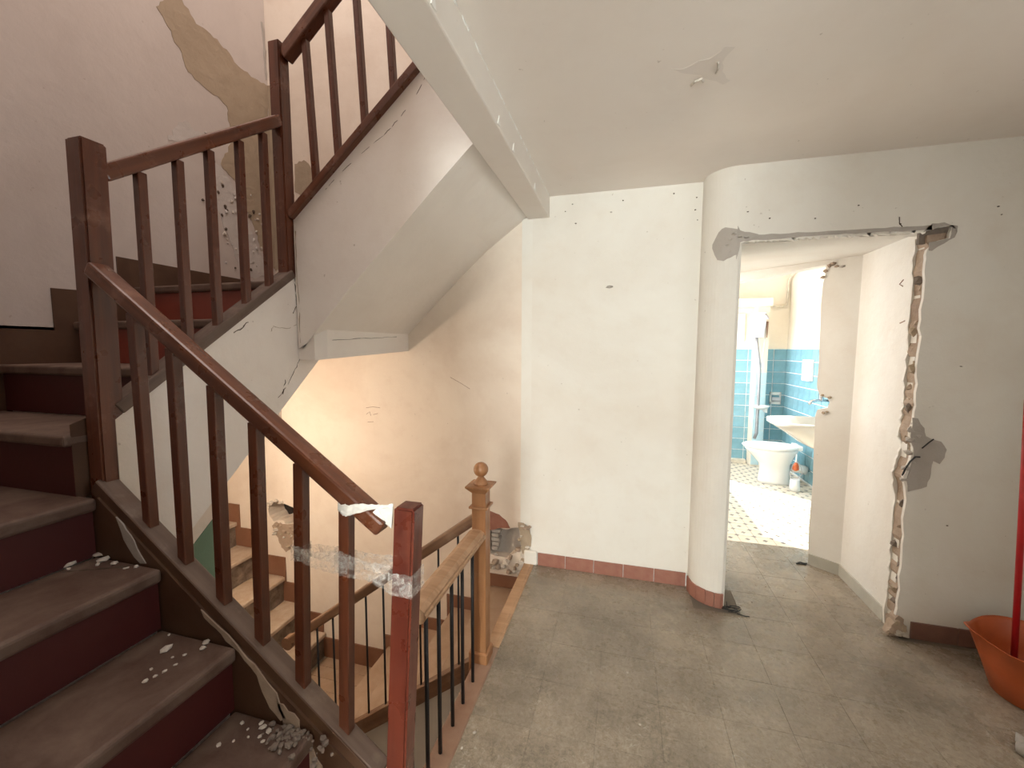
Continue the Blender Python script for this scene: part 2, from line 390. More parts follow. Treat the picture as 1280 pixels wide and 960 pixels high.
# ------------------------------------------------------------------ structure: walls
# rear stair wall (one wall through all levels)
bm = B(); box(bm, -4.3, -0.60, YB, YB + 0.32, -2.4, 5.2)
wb = struct('wall_back', bm, 'wall_warm')
HOLE_B = [(-2.875, 0.172), (-2.79, 0.216), (-2.708, 0.204), (-2.628, 0.185), (-2.59, 0.134), (-2.602, 0.05), (-2.684, 0.034), (-2.765, 0.059), (-2.833, 0.037), (-2.872, 0.082)]
cut(wb, prism(B(), XZ(jag(HOLE_B, 0.01, 3, 1), YB - 0.05), (0, 0.22, 0)))
CRN = [(-0.900, 0.207), (-0.831, 0.231), (-0.76, 0.225), (-0.689, 0.245), (-0.677, 0.197), (-0.665, 0.090), (-0.72, 0.05), (-0.771, 0.01), (-0.900, 0.02)]
cut(wb, prism(B(), XZ(jag(CRN, 0.008, 3, 2), YB - 0.05), (0, 0.13, 0)))
# landing wall, one centimetre proud of the stair wall
bm = B(); box(bm, -0.60, 0.56, YB - 0.012, YB + 0.10, -0.26, 2.9)
wl = struct('wall_landing', bm, 'wall')
bm = B(); box(bm, -0.672, -0.60, YB - 0.010, YB + 0.05, 0.28, 2.36); struct('wall_return', bm, 'wall', wl)
# upper left wall beside the stairs
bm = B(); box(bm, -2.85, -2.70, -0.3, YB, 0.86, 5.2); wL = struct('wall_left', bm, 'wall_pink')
bm = B(); box(bm, -2.85, -2.70, -0.3, 1.0, -2.4, 0.86); struct('wall_left_lower', bm, 'wall_warm')
bm = B(); box(bm, -4.3, -4.15, 0.9, YB, -2.4, 1.6); struct('wall_far_left', bm, 'wall_warm')
bm = B(); box(bm, -4.3, -2.85, 0.9, 1.0, -2.4, 1.6); struct('wall_lower_front', bm, 'wall_warm')
bm = B(); box(bm, -4.3, -2.70, 1.0, YB, 1.45, 1.6); struct('ceiling_lower', bm, 'soffit')
# wall on the near side of the stairs and down the hall to the window
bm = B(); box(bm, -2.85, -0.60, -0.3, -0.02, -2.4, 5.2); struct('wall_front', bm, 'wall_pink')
bm = B(); box(bm, -0.75, -0.60, -4.1, -0.3, -0.26, 2.9); struct('wall_hall_left', bm, 'wall')
bm = B(); box(bm, 0.30, 0.60, -4.1, -0.6, -0.26, 2.9); struct('wall_hall_light_block', bm, 'wall')  # unseen wall, placed to keep hall window light off the door wall
bm = B(); box(bm, 0.60, 2.45, -0.75, -0.60, -0.26, 2.9); struct('wall_rear', bm, 'wall')
bm = B(); box(bm, 2.30, 2.45, -0.75, 0.05, -0.26, 2.9); box(bm, 2.30, 2.45, 1.05, YD, -0.26, 2.9); box(bm, 2.30, 2.45, 0.05, 1.05, -0.26, 1.1); box(bm, 2.30, 2.45, 0.05, 1.05, 2.2, 2.9); struct('wall_right', bm, 'wall')  # opening added to let the right fill lamp in
bm = B(); box(bm, 2.33, 2.37, 0.05, 1.05, 1.1, 1.15); box(bm, 2.33, 2.37, 0.05, 1.05, 2.15, 2.2); box(bm, 2.33, 2.37, 0.05, 0.10, 1.15, 2.15); box(bm, 2.33, 2.37, 1.0, 1.05, 1.15, 2.15); box(bm, 2.33, 2.37, 0.53, 0.57, 1.15, 2.15); struct('fill_opening_frame', bm, 'whiteplastic')  # frame for the added opening of the fill lamp
bm = B(); box(bm, -0.60, 0.30, -4.1, -4.0, -0.26, 0.78); box(bm, -0.60, 0.30, -4.1, -4.0, 2.32, 2.9); box(bm, -0.60, -0.54, -4.1, -4.0, 0.78, 2.32); box(bm, 0.24, 0.30, -4.1, -4.0, 0.78, 2.32)
struct('wall_hall_end', bm, 'wall')
wn = B(); box(wn, -0.54, 0.24, -4.08, -4.03, 0.78, 0.83); box(wn, -0.54, 0.24, -4.08, -4.03, 2.27, 2.32); box(wn, -0.54, -0.49, -4.08, -4.03, 0.83, 2.27); box(wn, 0.19, 0.24, -4.08, -4.03, 0.83, 2.27); box(wn, -0.175, -0.125, -4.08, -4.03, 0.83, 2.27)
w1 = struct('window_1', wn, 'whiteplastic'); struct('pane', box(B(), -0.49, 0.19, -4.058, -4.052, 0.83, 2.27), 'glass', w1)
# stairwell upper enclosure
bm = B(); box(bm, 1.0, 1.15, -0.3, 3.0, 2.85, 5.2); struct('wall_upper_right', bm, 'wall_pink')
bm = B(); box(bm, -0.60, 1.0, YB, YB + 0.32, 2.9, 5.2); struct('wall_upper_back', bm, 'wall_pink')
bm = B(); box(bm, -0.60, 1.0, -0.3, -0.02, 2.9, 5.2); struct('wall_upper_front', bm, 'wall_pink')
bm = B(); box(bm, -4.3, 1.2, -0.3, 3.1, 5.2, 5.3); struct('ceiling_upper', bm, 'ceiling')
# landing ceiling, upper floor slab and beam
bm = B(); box(bm, -0.49, 2.45, -4.1, 2.80, ZC, 2.85); box(bm, -0.60, -0.49, -4.1, -0.02, ZC, 2.85); cl = struct('ceiling', bm, 'ceiling')
bm = B(); box(bm, -0.632, -0.488, -0.02, YB - 0.001, 2.353, 2.85, 0.006, 2); struct('ceiling_beam', bm, 'soffit', cl)
bm = B()
for k in range(46):
    y = 0.4 + k * 0.05 + random.uniform(-0.02, 0.02)
    L = random.uniform(0.015, 0.07); a = random.uniform(0.0015, 0.004)
    prism(bm, [(-0.489, y, ZC - 0.001), (-0.489, y + L, ZC - 0.001), (-0.489, y + L * 0.6, ZC - a * 3.2), (-0.489, y + L * 0.2, ZC - a * 2)], (a, 0, 0))
struct('flaking_paint_edge', bm, 'flakewhite', cl)['kind'] = 'stuff'
bm = B()
for k in range(5):
    y = 0.75 + k * 0.37 + random.uniform(-0.12, 0.12)
    prism(bm, [(-0.4875, y, 2.357), (-0.4875, y + 0.03, 2.36), (-0.4875, y + 0.018, 2.395)], (0.003, 0, 0))
struct('beam_chips', bm, 'flakewhite', cl)['kind'] = 'stuff'
# scar left on the ceiling by a removed fitting
sc = [(0.132, 1.618), (0.175, 1.63), (0.22, 1.60), (0.255, 1.60), (0.29, 1.55), (0.325, 1.56), (0.30, 1.63), (0.31, 1.68), (0.35, 1.74), (0.33, 1.76), (0.28, 1.72), (0.24, 1.68), (0.19, 1.66)]
struct('ceiling_scar', prism(B(), XY(jag(sc, 0.006, 3, 5), ZC - 0.0006), (0, 0, 0.003)), 'ceiling_scar', cl)
struct('ceiling_flake', tube(B(), [(0.215, 1.73, ZC - 0.003), (0.225, 1.70, ZC - 0.008), (0.245, 1.695, ZC - 0.006), (0.255, 1.72, ZC - 0.002)], 0.004, 6), 'chip', cl)
struct('ceiling_flake', tube(B(), [(0.285, 1.62, ZC - 0.003), (0.292, 1.65, ZC - 0.007), (0.29, 1.68, ZC - 0.002)], 0.0035, 6), 'chip', cl)

# ------------------------------------------------------------------ structure: wall with the broken doorway
bm = B()
arc = [(0.425 + 0.155 * (1 - math.cos(t)), YD + 0.155 * (1 - math.sin(t))) for t in [k * math.pi / 2 / 12 for k in range(13)]]
lpts = [(0.425, 2.76)] + arc + [(0.585, YD), (0.602, YD + 0.014), (0.602, YD + 0.115), (0.58, YD + 0.115), (0.58, 2.76)]
prism(bm, XY(lpts, -0.02), (0, 0, ZC + 0.02))
wd = struct('wall_door_side', bm, 'wall', smooth=False)
OPEN_R = [(1.407, 2.068), (1.416, 1.995), (1.405, 1.927), (1.423, 1.81), (1.415, 1.654), (1.433, 1.535), (1.421, 1.375), (1.436, 1.254), (1.426, 1.164), (1.413, 1.069), (1.435, 0.988), (1.411, 0.903), (1.399, 0.839), (1.426, 0.736), (1.42, 0.586), (1.435, 0.459), (1.42, 0.326), (1.438, 0.219), (1.417, 0.113), (1.438, -0.02)]
OPEN_R = [(1.421 + (x - 1.421) * (0.30 if not 0.8 < z < 1.2 else 0.8), z) for x, z in OPEN_R]
def jagline(pts, amp, sub, seed):
    rnd = random.Random(seed); out = []
    for a, b in zip(pts, pts[1:]):
        a = Vector(a); b = Vector(b)
        for j in range(sub):
            q = a.lerp(b, j / sub); out.append((q.x + (rnd.uniform(-amp, amp) if j else 0), q.y))
    return out + [tuple(pts[-1])]
bm = B()
prism(bm, XZ([(0.585, ZC), (0.585, 2.074), (0.62, 2.085), (0.80, 2.082), (1.00, 2.090), (1.20, 2.083), (1.39, 2.080), (1.453, 2.098), (1.512, 2.105), (1.502, 2.070), (1.500, 2.045), (1.457, 2.035)] + jagline(OPEN_R[1:], 0.006, 3, 3) + [(2.32, -0.02), (2.32, ZC)], YD), (0, 0.018, 0))
wr = struct('wall_door', bm, 'wall')
# rough masonry core and inner plaster of the broken jamb
def jamb(y0, y1, off, amp, mat, name, seed):
    pts = [(x + off, z) for x, z in jagline(OPEN_R, amp, 4, seed)]
    b_ = B(); prism(b_, XZ([(1.50, 2.075)] + pts + [(1.50, -0.02)], y0), (0, y1 - y0, 0)); return struct(name, b_, mat, wr)
jamb(YD + 0.018, YD + 0.090, 0.007, 0.009, 'rubble', 'broken_masonry_core', 11)
jamb(YD + 0.090, YD + 0.105, -0.001, 0.006, 'wall', 'inner_plaster_coat', 12)
rnd = random.Random(5)
for k in range(30):
    z = 0.05 + k * 0.067 + rnd.uniform(-0.02, 0.02); bm = B()
    chunk(bm, (1.436 + rnd.uniform(-0.008, 0.008), YD + 0.055 + rnd.uniform(-0.025, 0.025), z), rnd.uniform(0.014, 0.024), k, 1.3)
    struct('rubble_lump', bm, rnd.choice(['rubble', 'rubble_dark', 'rubble', 'tan']), wr)
# crumbled foot of the jamb
bm = B(); prism(bm, XZ(jag([(1.385, -0.001), (1.40, 0.06), (1.425, 0.115), (1.45, 0.10), (1.465, 0.04), (1.475, -0.001)], 0.006, 3, 9), YD - 0.012), (0, 0.05, 0)); struct('crumbled_foot', bm, 'rubble', wr)
for k, (x, z, r) in enumerate([(1.40, 0.03, 0.025), (1.43, 0.02, 0.022), (1.452, 0.05, 0.020), (1.39, 0.012, 0.015), (1.46, 0.02, 0.02), (1.42, 0.08, 0.018)]):
    struct('rubble_lump', chunk(B(), (x, YD - 0.012, z), r, 60 + k, 0.9), ['rubble', 'chip', 'tan'][k % 3], wr)
struct('lintel_pocket', box(B(), 1.40, 1.52, YD + 0.032, YD + 0.05, 2.03, 2.11), 'rubble_dark', wr)
def thinpatch(name, pts, plane, c, t, mat, parent, amp=0.008, seed=0, sub=4):
    p = jag(pts, amp, sub, seed); b_ = B()
    if plane == 'Y': prism(b_, XZ(p, c + 0.002), (0, -t - 0.002, 0))
    else: prism(b_, YZ(p, c - 0.002), (t + 0.002, 0, 0))
    return struct(name, b_, mat, parent)
LOP_L = [(0.48, 2.117), (0.50, 2.157), (0.535, 2.17), (0.587, 2.145), (0.677, 2.118), (0.632, 2.092), (0.59, 2.082), (0.581, 2.019), (0.535, 1.992), (0.51, 2.003), (0.485, 2.051)]
o_ = thinpatch('lintel_patch', [(max(x, 0.575), z) for x, z in LOP_L], 'Y', YD, 0.003, 'greyplaster', wd, 0.004, 21)
bm = B(); t_ = []
for k in range(9):
    a = math.pi / 2 * (0.45 + 0.55 * k / 8); t_.append((0.425 + (0.155 + 0.0025) * (1 - math.cos(a)), YD + 0.155 - (0.155 + 0.0025) * math.sin(a)))
hz = [2.09, 2.12, 2.15, 2.165, 2.17, 2.165, 2.16, 2.155, 2.15]; lz = [2.07, 2.03, 2.00, 1.995, 1.99, 2.0, 2.005, 2.015, 2.02]
for k in range(8):
    (xa, ya), (xb, yb) = t_[k], t_[k + 1]
    hexa(bm, [(xa, ya + 0.004, lz[k]), (xb, yb + 0.004, lz[k + 1]), (xb, yb, lz[k + 1]), (xa, ya, lz[k]), (xa, ya + 0.004, hz[k]), (xb, yb + 0.004, hz[k + 1]), (xb, yb, hz[k + 1]), (xa, ya, hz[k])])
struct('lintel_patch', bm, 'greyplaster', wd)
for k, (x, z) in enumerate([(0.545, 2.10), (0.56, 2.13), (0.53, 2.075), (0.59, 2.11), (0.62, 2.105), (0.55, 2.04)]):
    struct('mortar_blob', chunk(B(), (x, YD + (0.012 if x < 0.56 else 0.001), z), 0.016, 80 + k, 0.6), 'greyplaster', wd)
thinpatch('lintel_patch', [(1.395, 2.078), (1.43, 2.118), (1.476, 2.120), (1.530, 2.100), (1.522, 2.046), (1.483, 2.020), (1.438, 1.988), (1.425, 1.99), (1.425, 2.03), (1.455, 2.033), (1.505, 2.043), (1.514, 2.104), (1.455, 2.100)], 'Y', YD, 0.002, 'greyplaster', wr, 0.004, 22)
struct('lintel_strip', prism(B(), XZ(jag([(0.60, 2.088), (0.66, 2.118), (0.9, 2.113), (1.2, 2.112), (1.43, 2.112), (1.43, 2.088), (1.2, 2.092), (0.95, 2.094), (0.75, 2.088)], 0.003, 6, 8), YD + 0.002), (0, -0.004, 0)), 'greyplaster', wr)
bm = B(); rnd = random.Random(8)
for k in range(26):
    x = 0.63 + k * 0.030 + rnd.uniform(-0.01, 0.01); L = rnd.uniform(0.015, 0.05)
    prism(bm, XZ([(x, 2.092), (x + L, 2.094), (x + L * 0.7, 2.080 - rnd.uniform(0, 0.008)), (x + L * 0.25, 2.082)], YD - 0.001), (0, 0.02, 0))
struct('lintel_flakes', bm, 'wall', wr)['kind'] = 'stuff'
PAT1 = [(1.418, 1.164), (1.44, 1.161), (1.47, 1.113), (1.479, 1.073), (1.499, 1.062), (1.543, 1.048), (1.568, 1.009), (1.562, 0.968), (1.545, 0.934), (1.518, 0.948), (1.513, 0.882), (1.501, 0.814), (1.443, 0.788), (1.425, 0.78), (1.415, 0.838), (1.425, 0.902), (1.437, 0.967), (1.42, 1.04)]
thinpatch('broken_plaster_patch', PAT1, 'Y', YD, 0.003, 'greyplaster', wr, 0.004, 31)
for k, (x, z, r) in enumerate([(1.42, 1.10, 0.024), (1.435, 1.13, 0.02), (1.425, 1.05, 0.022), (1.42, 0.98, 0.02), (1.415, 0.90, 0.024), (1.44, 0.93, 0.018), (1.41, 0.84, 0.018), (1.45, 1.07, 0.02)]):
    struct('rubble_lump', chunk(B(), (x, YD + 0.008, z), r, 90 + k, 0.8), 'greyplaster', wr)
struct('chase_cable', tube(B(), [(1.46, YD - 0.006, 0.965), (1.44, YD - 0.008, 0.965), (1.42, YD - 0.008, 0.94), (1.405, YD - 0.004, 0.90), (1.402, YD + 0.01, 0.86)], 0.004, 6), 'cable', wr)
struct('chase_cable', tube(B(), [(1.51, YD - 0.005, 1.06), (1.49, YD - 0.006, 1.04), (1.465, YD - 0.006, 1.01)], 0.003, 6), 'cable', wr)
for k, (x, z) in enumerate([(0.726, 2.198), (0.935, 2.181), (1.677, 2.178), (1.692, 2.14), (1.594, 1.426), (1.30, 2.126), (0.62, 2.24), (1.12, 2.23), (1.60, 0.62)]):
    struct('nail_hole', chunk(B(), (x, YD - 0.0005, z), 0.006, 120 + k, 0.6), 'crack', wr)
struct('lintel', prism(B(), XZ([(0.585, ZC - 0.01), (0.585, 2.074), (0.62, 2.085), (0.80, 2.082), (1.00, 2.090), (1.20, 2.083), (1.43, 2.085), (1.45, 2.12), (1.45, ZC - 0.01)], YD + 0.045), (0, 0.06, 0)), 'wall', wr)
struct('hairline_crack', tube(B(), [(1.295, YD - 0.001, 2.16), (1.297, YD - 0.001, 2.13), (1.31, YD - 0.001, 2.112)], 0.002, 5), 'crack', wr)
for k, (x, z) in enumerate([(-0.099, 1.897), (-0.386, 2.384), (-0.341, 2.425), (-0.1, 2.356), (0.263, 2.434), (-0.318, 2.304), (0.39, 2.40), (0.385, 2.33), (-0.03, 2.42), (0.40, 2.27)]):
    struct('nail_hole', chunk(B(), (x, YB - 0.0125, z), 0.006, 140 + k, 0.6), 'crack' if k else 'greyplaster', wl)
struct('filler_patch', chunk(B(), (-0.099, YB - 0.012, 1.897), 0.022, 151, 0.4), 'greyplaster', wl)
# skirting tiles
def skirt_tiles(name, p, q, n, h, t, mat, parent, gap=0.003):
    p = Vector(p); q = Vector(q); d = (q - p) / n; u = d.normalized(); nrm = Vector((u.y, -u.x, 0))
    for i in range(n):
        a = p + d * i + u * gap / 2; b = p + d * (i + 1) - u * gap / 2; o1 = nrm * t; hh = h + random.uniform(-0.002, 0.002)
        b_ = B(); hexa(b_, [a, b, b + o1, a + o1, a + Vector((0, 0, hh)), b + Vector((0, 0, hh)), b + o1 + Vector((0, 0, hh)), a + o1 + Vector((0, 0, hh))])
        bmesh.ops.bevel(b_, geom=b_.edges[:], offset=0.0015, segments=1, affect='EDGES'); build(name, b_, mat, parent)
bb = B(); box(bb, -0.545, 0.43, YB - 0.014, YB - 0.011, 0, 0.08); base1 = struct('baseboard_landing', bb, 'grout')
skirt_tiles('skirting_tile', (-0.545, YB - 0.012, 0), (0.415, YB - 0.012, 0), 5, 0.088, 0.010, 'terracotta', base1)
arc2 = [(0.425 + 0.155 * (1 - math.cos(t)), YD + 0.155 * (1 - math.sin(t))) for t in [0.0, 0.35, 0.7, 1.05, 1.35, math.pi / 2]] + [(0.592, YD)]
for a, b in zip(arc2, arc2[1:]): skirt_tiles('skirting_tile', (a[0], a[1], 0), (b[0], b[1], 0), 1, 0.088, 0.010, 'terracotta', base1, 0.0)
bb = B(); box(bb, 1.50, 2.3, YD - 0.002, YD + 0.001, 0, 0.08); base2 = struct('baseboard_door_wall', bb, 'grout')
skirt_tiles('skirting_tile', (1.483, YD, 0), (2.28, YD, 0), 4, 0.088, 0.012, 'darkterra', base2)
bb = B(); box(bb, -0.64, -0.548, YB - 0.03, YB - 0.0105, 0.0, 0.10, 0.006); struct('corner_block', bb, 'wall', wl)

# broken masonry in the corner by the top step
rnd = random.Random(12)
struct('hole_backing', box(B(), -0.90, -0.66, YB + 0.070, YB + 0.08, -0.02, 0.25), 'greyplaster', wb)
thinpatch('pink_repair_patch', [(-0.900, 0.345), (-0.831, 0.325), (-0.783, 0.29), (-0.75, 0.235), (-0.82, 0.228), (-0.900, 0.20)], 'Y', YB, 0.003, 'skirt_pink' if 'skirt_pink' in M else 'terracotta', wb, 0.003, 41)
CR2 = [(-0.689, 0.289), (-0.649, 0.288), (-0.608, 0.264), (-0.59, 0.185), (-0.607, 0.077), (-0.625, 0.0), (-0.66, 0.0), (-0.662, 0.09), (-0.672, 0.20)]
thinpatch('crumbled_corner', CR2, 'Y', YB - 0.012, 0.004, 'tan', wb, 0.006, 42)
k = 0
for i in range(34):
    t = rnd.random()
    if t < 0.5: x = rnd.uniform(-0.70, -0.60); z = rnd.uniform(0.0, 0.28)
    else: x = rnd.uniform(-0.89, -0.62); z = rnd.uniform(-0.10, 0.045)
    struct('rubble_lump', chunk(B(), (x, YB - 0.008, z), rnd.uniform(0.012, 0.028), 200 + i, 0.9), rnd.choice(['rubble', 'chip', 'tan', 'rubble']), wb)
for i in range(5):
    z = 0.05 + i * 0.033
    struct('brick', box(B(), -0.89 + rnd.uniform(-0.01, 0.01), -0.835 + rnd.uniform(-0.01, 0.01), YB + 0.01, YB + 0.07, z, z + 0.026, 0.004), 'greyplaster', wb)
# hole in the lower back wall with rubble below it
struct('hole_backing', box(B(), -2.90, -2.55, YB + 0.165, YB + 0.18, 0.0, 0.24), 'darkhole', wb)
thinpatch('crumbled_edge', [(-2.80, 0.04), (-2.72, 0.03), (-2.59, 0.04), (-2.572, -0.001), (-2.60, -0.06), (-2.642, -0.107), (-2.66, -0.17), (-2.713, -0.215), (-2.74, -0.19), (-2.761, -0.179), (-2.79, -0.1), (-2.814, -0.073), (-2.85, 0.0)], 'Y', YB, 0.003, 'rubble', wb, 0.008, 43)
for i in range(22):
    t = rnd.random(); x = rnd.uniform(-2.84, -2.60); z = 0.02 - abs(rnd.gauss(0, 0.07)); z = max(z, -0.2 + abs(x + 2.72))
    struct('rubble_lump', chunk(B(), (x, YB - 0.004, z), rnd.uniform(0.010, 0.024), 300 + i, 0.9), rnd.choice(['rubble', 'chip', 'tan']), wb)
for i, (x, z) in enumerate([(-2.88, 0.19), (-2.84, 0.21), (-2.79, 0.225), (-2.74, 0.215)]):
    struct('rubble_lump', chunk(B(), (x, YB - 0.004, z), 0.026, 330 + i, 0.6), 'chip', wb)

# peeled paint on the upper walls
PEEL_L = [(1.936, 3.497), (1.985, 3.587), (2.066, 3.66), (2.14, 3.604), (2.173, 3.571), (2.242, 3.581), (2.335, 3.559), (2.422, 3.529), (2.482, 3.498), (2.6, 3.499), (2.713, 3.511), (2.713, 3.245), (2.713, 2.771), (2.713, 2.13), (2.67, 2.163), (2.614, 2.224), (2.562, 2.32), (2.526, 2.427), (2.464, 2.512), (2.431, 2.624), (2.373, 2.701), (2.293, 2.76), (2.353, 2.865), (2.403, 2.996), (2.376, 3.063), (2.369, 3.15), (2.319, 3.19), (2.241, 3.197), (2.168, 3.219), (2.103, 3.238), (2.073, 3.304), (2.057, 3.349), (2.017, 3.391), (1.968, 3.469)]
thinpatch('peeled_paint_patch', PEEL_L, 'X', -2.70, 0.0025, 'tan', wL, 0.012, 51)
wall_flake = plaster('flaking_wall_paint', (0.60, 0.56, 0.53), (0.45, 0.40, 0.36), 0.8, bstr=0.9); M['flake'] = wall_flake
thinpatch('flaking_paint_patch', [(1.955, 2.758), (1.998, 2.848), (2.07, 2.932), (2.108, 2.903), (2.169, 2.893), (2.154, 2.827), (2.081, 2.803), (2.02, 2.755)], 'X', -2.70, 0.002, 'flake', wL, 0.012, 52)
thinpatch('flaking_paint_patch', [(2.18, 2.70), (2.26, 2.75), (2.34, 2.69), (2.42, 2.56), (2.48, 2.45), (2.52, 2.33), (2.56, 2.26), (2.60, 2.18), (2.66, 2.08), (2.52, 2.02), (2.40, 2.03), (2.36, 2.2), (2.28, 2.38), (2.20, 2.52)], 'X', -2.70, 0.0022, 'flake', wL, 0.014, 53)
PEEL_B = [(-2.698, 3.515), (-2.656, 3.491), (-2.599, 3.436), (-2.56, 3.30), (-2.545, 3.1), (-2.50, 2.863), (-2.50, 2.5), (-2.52, 2.348), (-2.575, 2.166), (-2.64, 2.13), (-2.698, 2.12)]
thinpatch('peeled_paint_patch', PEEL_B, 'Y', YB, 0.0025, 'tan', wb, 0.012, 54)
thinpatch('peeled_paint_patch', [(-2.472, 2.91), (-2.387, 2.931), (-2.331, 2.879), (-2.307, 2.777), (-2.361, 2.706), (-2.429, 2.676), (-2.48, 2.704)], 'Y', YB, 0.0025, 'tan', wb, 0.008, 55)
crackline('wall_crack', [(-2.45, YB - 0.001, 2.66), (-2.40, YB - 0.001, 2.56), (-2.33, YB - 0.001, 2.52), (-2.30, YB - 0.001, 2.44)], 0.004, wb)
crackline('wall_crack', [(-2.699, 2.69, 3.95), (-2.699, 2.70, 3.75), (-2.699, 2.705, 3.55)], 0.008, wL, 'greyplaster')
for i in range(60):
    y = random.uniform(2.15, 2.68); z = 2.05 + (2.7 - y) * 1.0 * random.random() + random.uniform(0, 0.45)
    struct('paint_flake', chunk(B(), (-2.699, y, z), random.uniform(0.006, 0.016), 400 + i, 1.2), random.choice(['crack', 'chip', 'flake']), wL)
# faint scribbles low on the stair wall
for k_, pts in enumerate([[(-1.90, 1.05), (-1.84, 1.06), (-1.78, 1.055)], [(-1.90, 1.0), (-1.87, 1.02), (-1.86, 0.99)], [(-1.84, 1.0), (-1.80, 1.01)], [(-1.89, 0.94), (-1.84, 0.945)], [(-1.20, 1.30), (-1.12, 1.26), (-1.05, 1.22)]]):
    struct('pencil_scribble', tube(B(), [(x, YB - 0.0005, z) for x, z in pts], 0.0015, 5), 'curb', wb)

# ------------------------------------------------------------------ staircase, first flight (rises to the left)
ZL1 = 1.01
f1 = empty('stair_flight', (-1.1, 0.45, 0), 'lowest rising flight of oxblood-red dusty steps at the left front', 'staircase')
nos = [(-0.55, 0.20), (-0.83, 0.40), (-1.10, 0.606), (-1.385, 0.810), (-1.658, 1.010)]
for i, (x, z) in enumerate(nos):
    xb = nos[i + 1][0] - 0.02 if i < 4 else -2.70
    if i < 4:
        bm = B(); box(bm, xb, x, -0.018, 0.903, z - 0.045, z, 0.012, 3); build('tread', bm, 'tread', f1)
    zp = nos[i - 1][1] if i else 0.0
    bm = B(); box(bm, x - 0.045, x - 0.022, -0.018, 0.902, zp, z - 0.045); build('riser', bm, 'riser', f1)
# body and soffit of the flight
body = [(-0.60, 0.0), (-0.60, 0.15), (-0.875, 0.15), (-0.88, 0.35), (-1.145, 0.35), (-1.15, 0.555), (-1.43, 0.555), (-1.435, 0.76), (-1.704, 0.76), (-1.71, 0.955), (-1.74, 0.955), (-1.74, 0.42), (-1.62, 0.42), (-0.60, -0.33)]
build('stair_slab', prism(B(), XZ(body, -0.016), (0, 0.93, 0)), 'white', f1)
# closed string between treads and cap, patched with bare plaster
def capz(x): return 0.542 - 0.726 * (x + 0.962)
strg = [(-1.66, capz(-1.66) - 0.04), (-0.60, capz(-0.60) - 0.04), (-0.60, 0.0), (-0.70, 0.0), (-1.70, 0.74), (-1.70, 0.99)]
build('string_board', prism(B(), XZ(strg, 0.905), (0, 0.018, 0)), 'skirt_string' if 'skirt_string' in M else 'curb_dark' if 'curb_dark' in M else 'skirt', f1)
for k_, pts in enumerate([[(-1.575, 0.955), (-1.545, 0.935), (-1.50, 0.885), (-1.475, 0.84), (-1.455, 0.815), (-1.48, 0.812), (-1.505, 0.83), (-1.53, 0.86), (-1.555, 0.91)],
                          [(-1.235, 0.70), (-1.10, 0.61), (-1.02, 0.545), (-0.96, 0.49), (-0.93, 0.42), (-0.95, 0.405), (-1.0, 0.46), (-1.03, 0.53), (-1.12, 0.605), (-1.20, 0.66)],
                          [(-0.96, 0.46), (-0.90, 0.44), (-0.86, 0.36), (-0.81, 0.30), (-0.80, 0.22), (-0.87, 0.24), (-0.93, 0.38)]]):
    p = jag(pts, 0.008, 4, 60 + k_); build('bare_plaster_patch', prism(B(), XZ(p, 0.906), (0, -0.004, 0)), 'greyplaster' if k_ == 0 else 'rubble', f1)
rnd = random.Random(33)
bm = B()
for i in range(70): chunk(bm, (-0.87 + rnd.gauss(0, 0.05), 0.895 - abs(rnd.gauss(0, 0.035)), 0.400 + rnd.uniform(-0.002, 0.008)), rnd.uniform(0.003, 0.011), 500 + i, 0.8)
build('crumbled_plaster', bm, 'rubble_dark', f1, kind='stuff')
crackline('nosing_split', [(-1.66, 0.80, 0.8105), (-1.58, 0.84, 0.8105), (-1.50, 0.88, 0.8105)], 0.003, f1)
# quarter landing
q1 = empty('quarter_landing', (-2.2, 0.43, ZL1), 'dusty quarter landing behind the tall dark red newel at far left', 'landing')
build('landing_boards', box(B(), -2.70, -1.658, -0.018, 0.905, ZL1 - 0.045, ZL1, 0.012, 3), 'tread', q1)
build('landing_slab', box(B(), -2.70, -1.72, -0.018, 0.94, ZL1 - 0.38, ZL1 - 0.045), 'white', q1)

# ------------------------------------------------------------------ second flight (rises away from the camera)
f2 = empty('stair_flight', (-2.2, 1.3, ZL1), 'middle flight of red-brown steps climbing along the left wall', 'staircase')
nos2 = [(0.87, 1.217), (1.15, 1.425), (1.43, 1.632), (1.71, 1.845)]
for i, (y, z) in enumerate(nos2):
    zp = nos2[i - 1][1] if i else ZL1; yb = nos2[i + 1][0] + 0.02 if i < 3 else 1.78
    build('tread', box(B(), -2.70, -1.735, y, yb, z - 0.04, z, 0.011, 3), 'tread', f2)
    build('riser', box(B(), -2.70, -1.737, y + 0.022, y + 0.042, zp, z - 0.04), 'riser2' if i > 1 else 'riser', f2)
body2 = [(0.90, ZL1), (0.90, 1.17), (1.19, 1.17), (1.19, 1.38), (1.47, 1.38), (1.47, 1.59), (1.75, 1.59), (1.75, 1.80), (1.79, 1.80), (1.79, 1.40), (1.0, 0.64), (0.94, 0.64), (0.94, ZL1)]
build('stair_slab', prism(B(), YZ(body2, -2.699), (0.96, 0, 0)), 'white', f2)
def cap2z(y): return 1.347 + 0.745 * (y - 1.027)
face2 = [(0.972, cap2z(0.972) - 0.048), (1.80, cap2z(1.80) - 0.048), (1.80, 1.505), (1.83, 1.5), (1.96, 1.45), (1.26, 0.828), (0.972, 0.572)]
sf = build('plaster_side', prism(B(), YZ(face2, -1.735), (0.075, 0, 0)), 'white', f2)
build('string_board', prism(B(), YZ([(0.893, 1.0), (0.893, 1.25), (0.985, cap2z(0.985) - 0.03), (1.79, cap2z(1.79) - 0.03), (1.79, 1.70), (1.0, 1.0)], -1.7392), (0.0036, 0, 0)), 'skirt', f2)
X2 = -1.6592
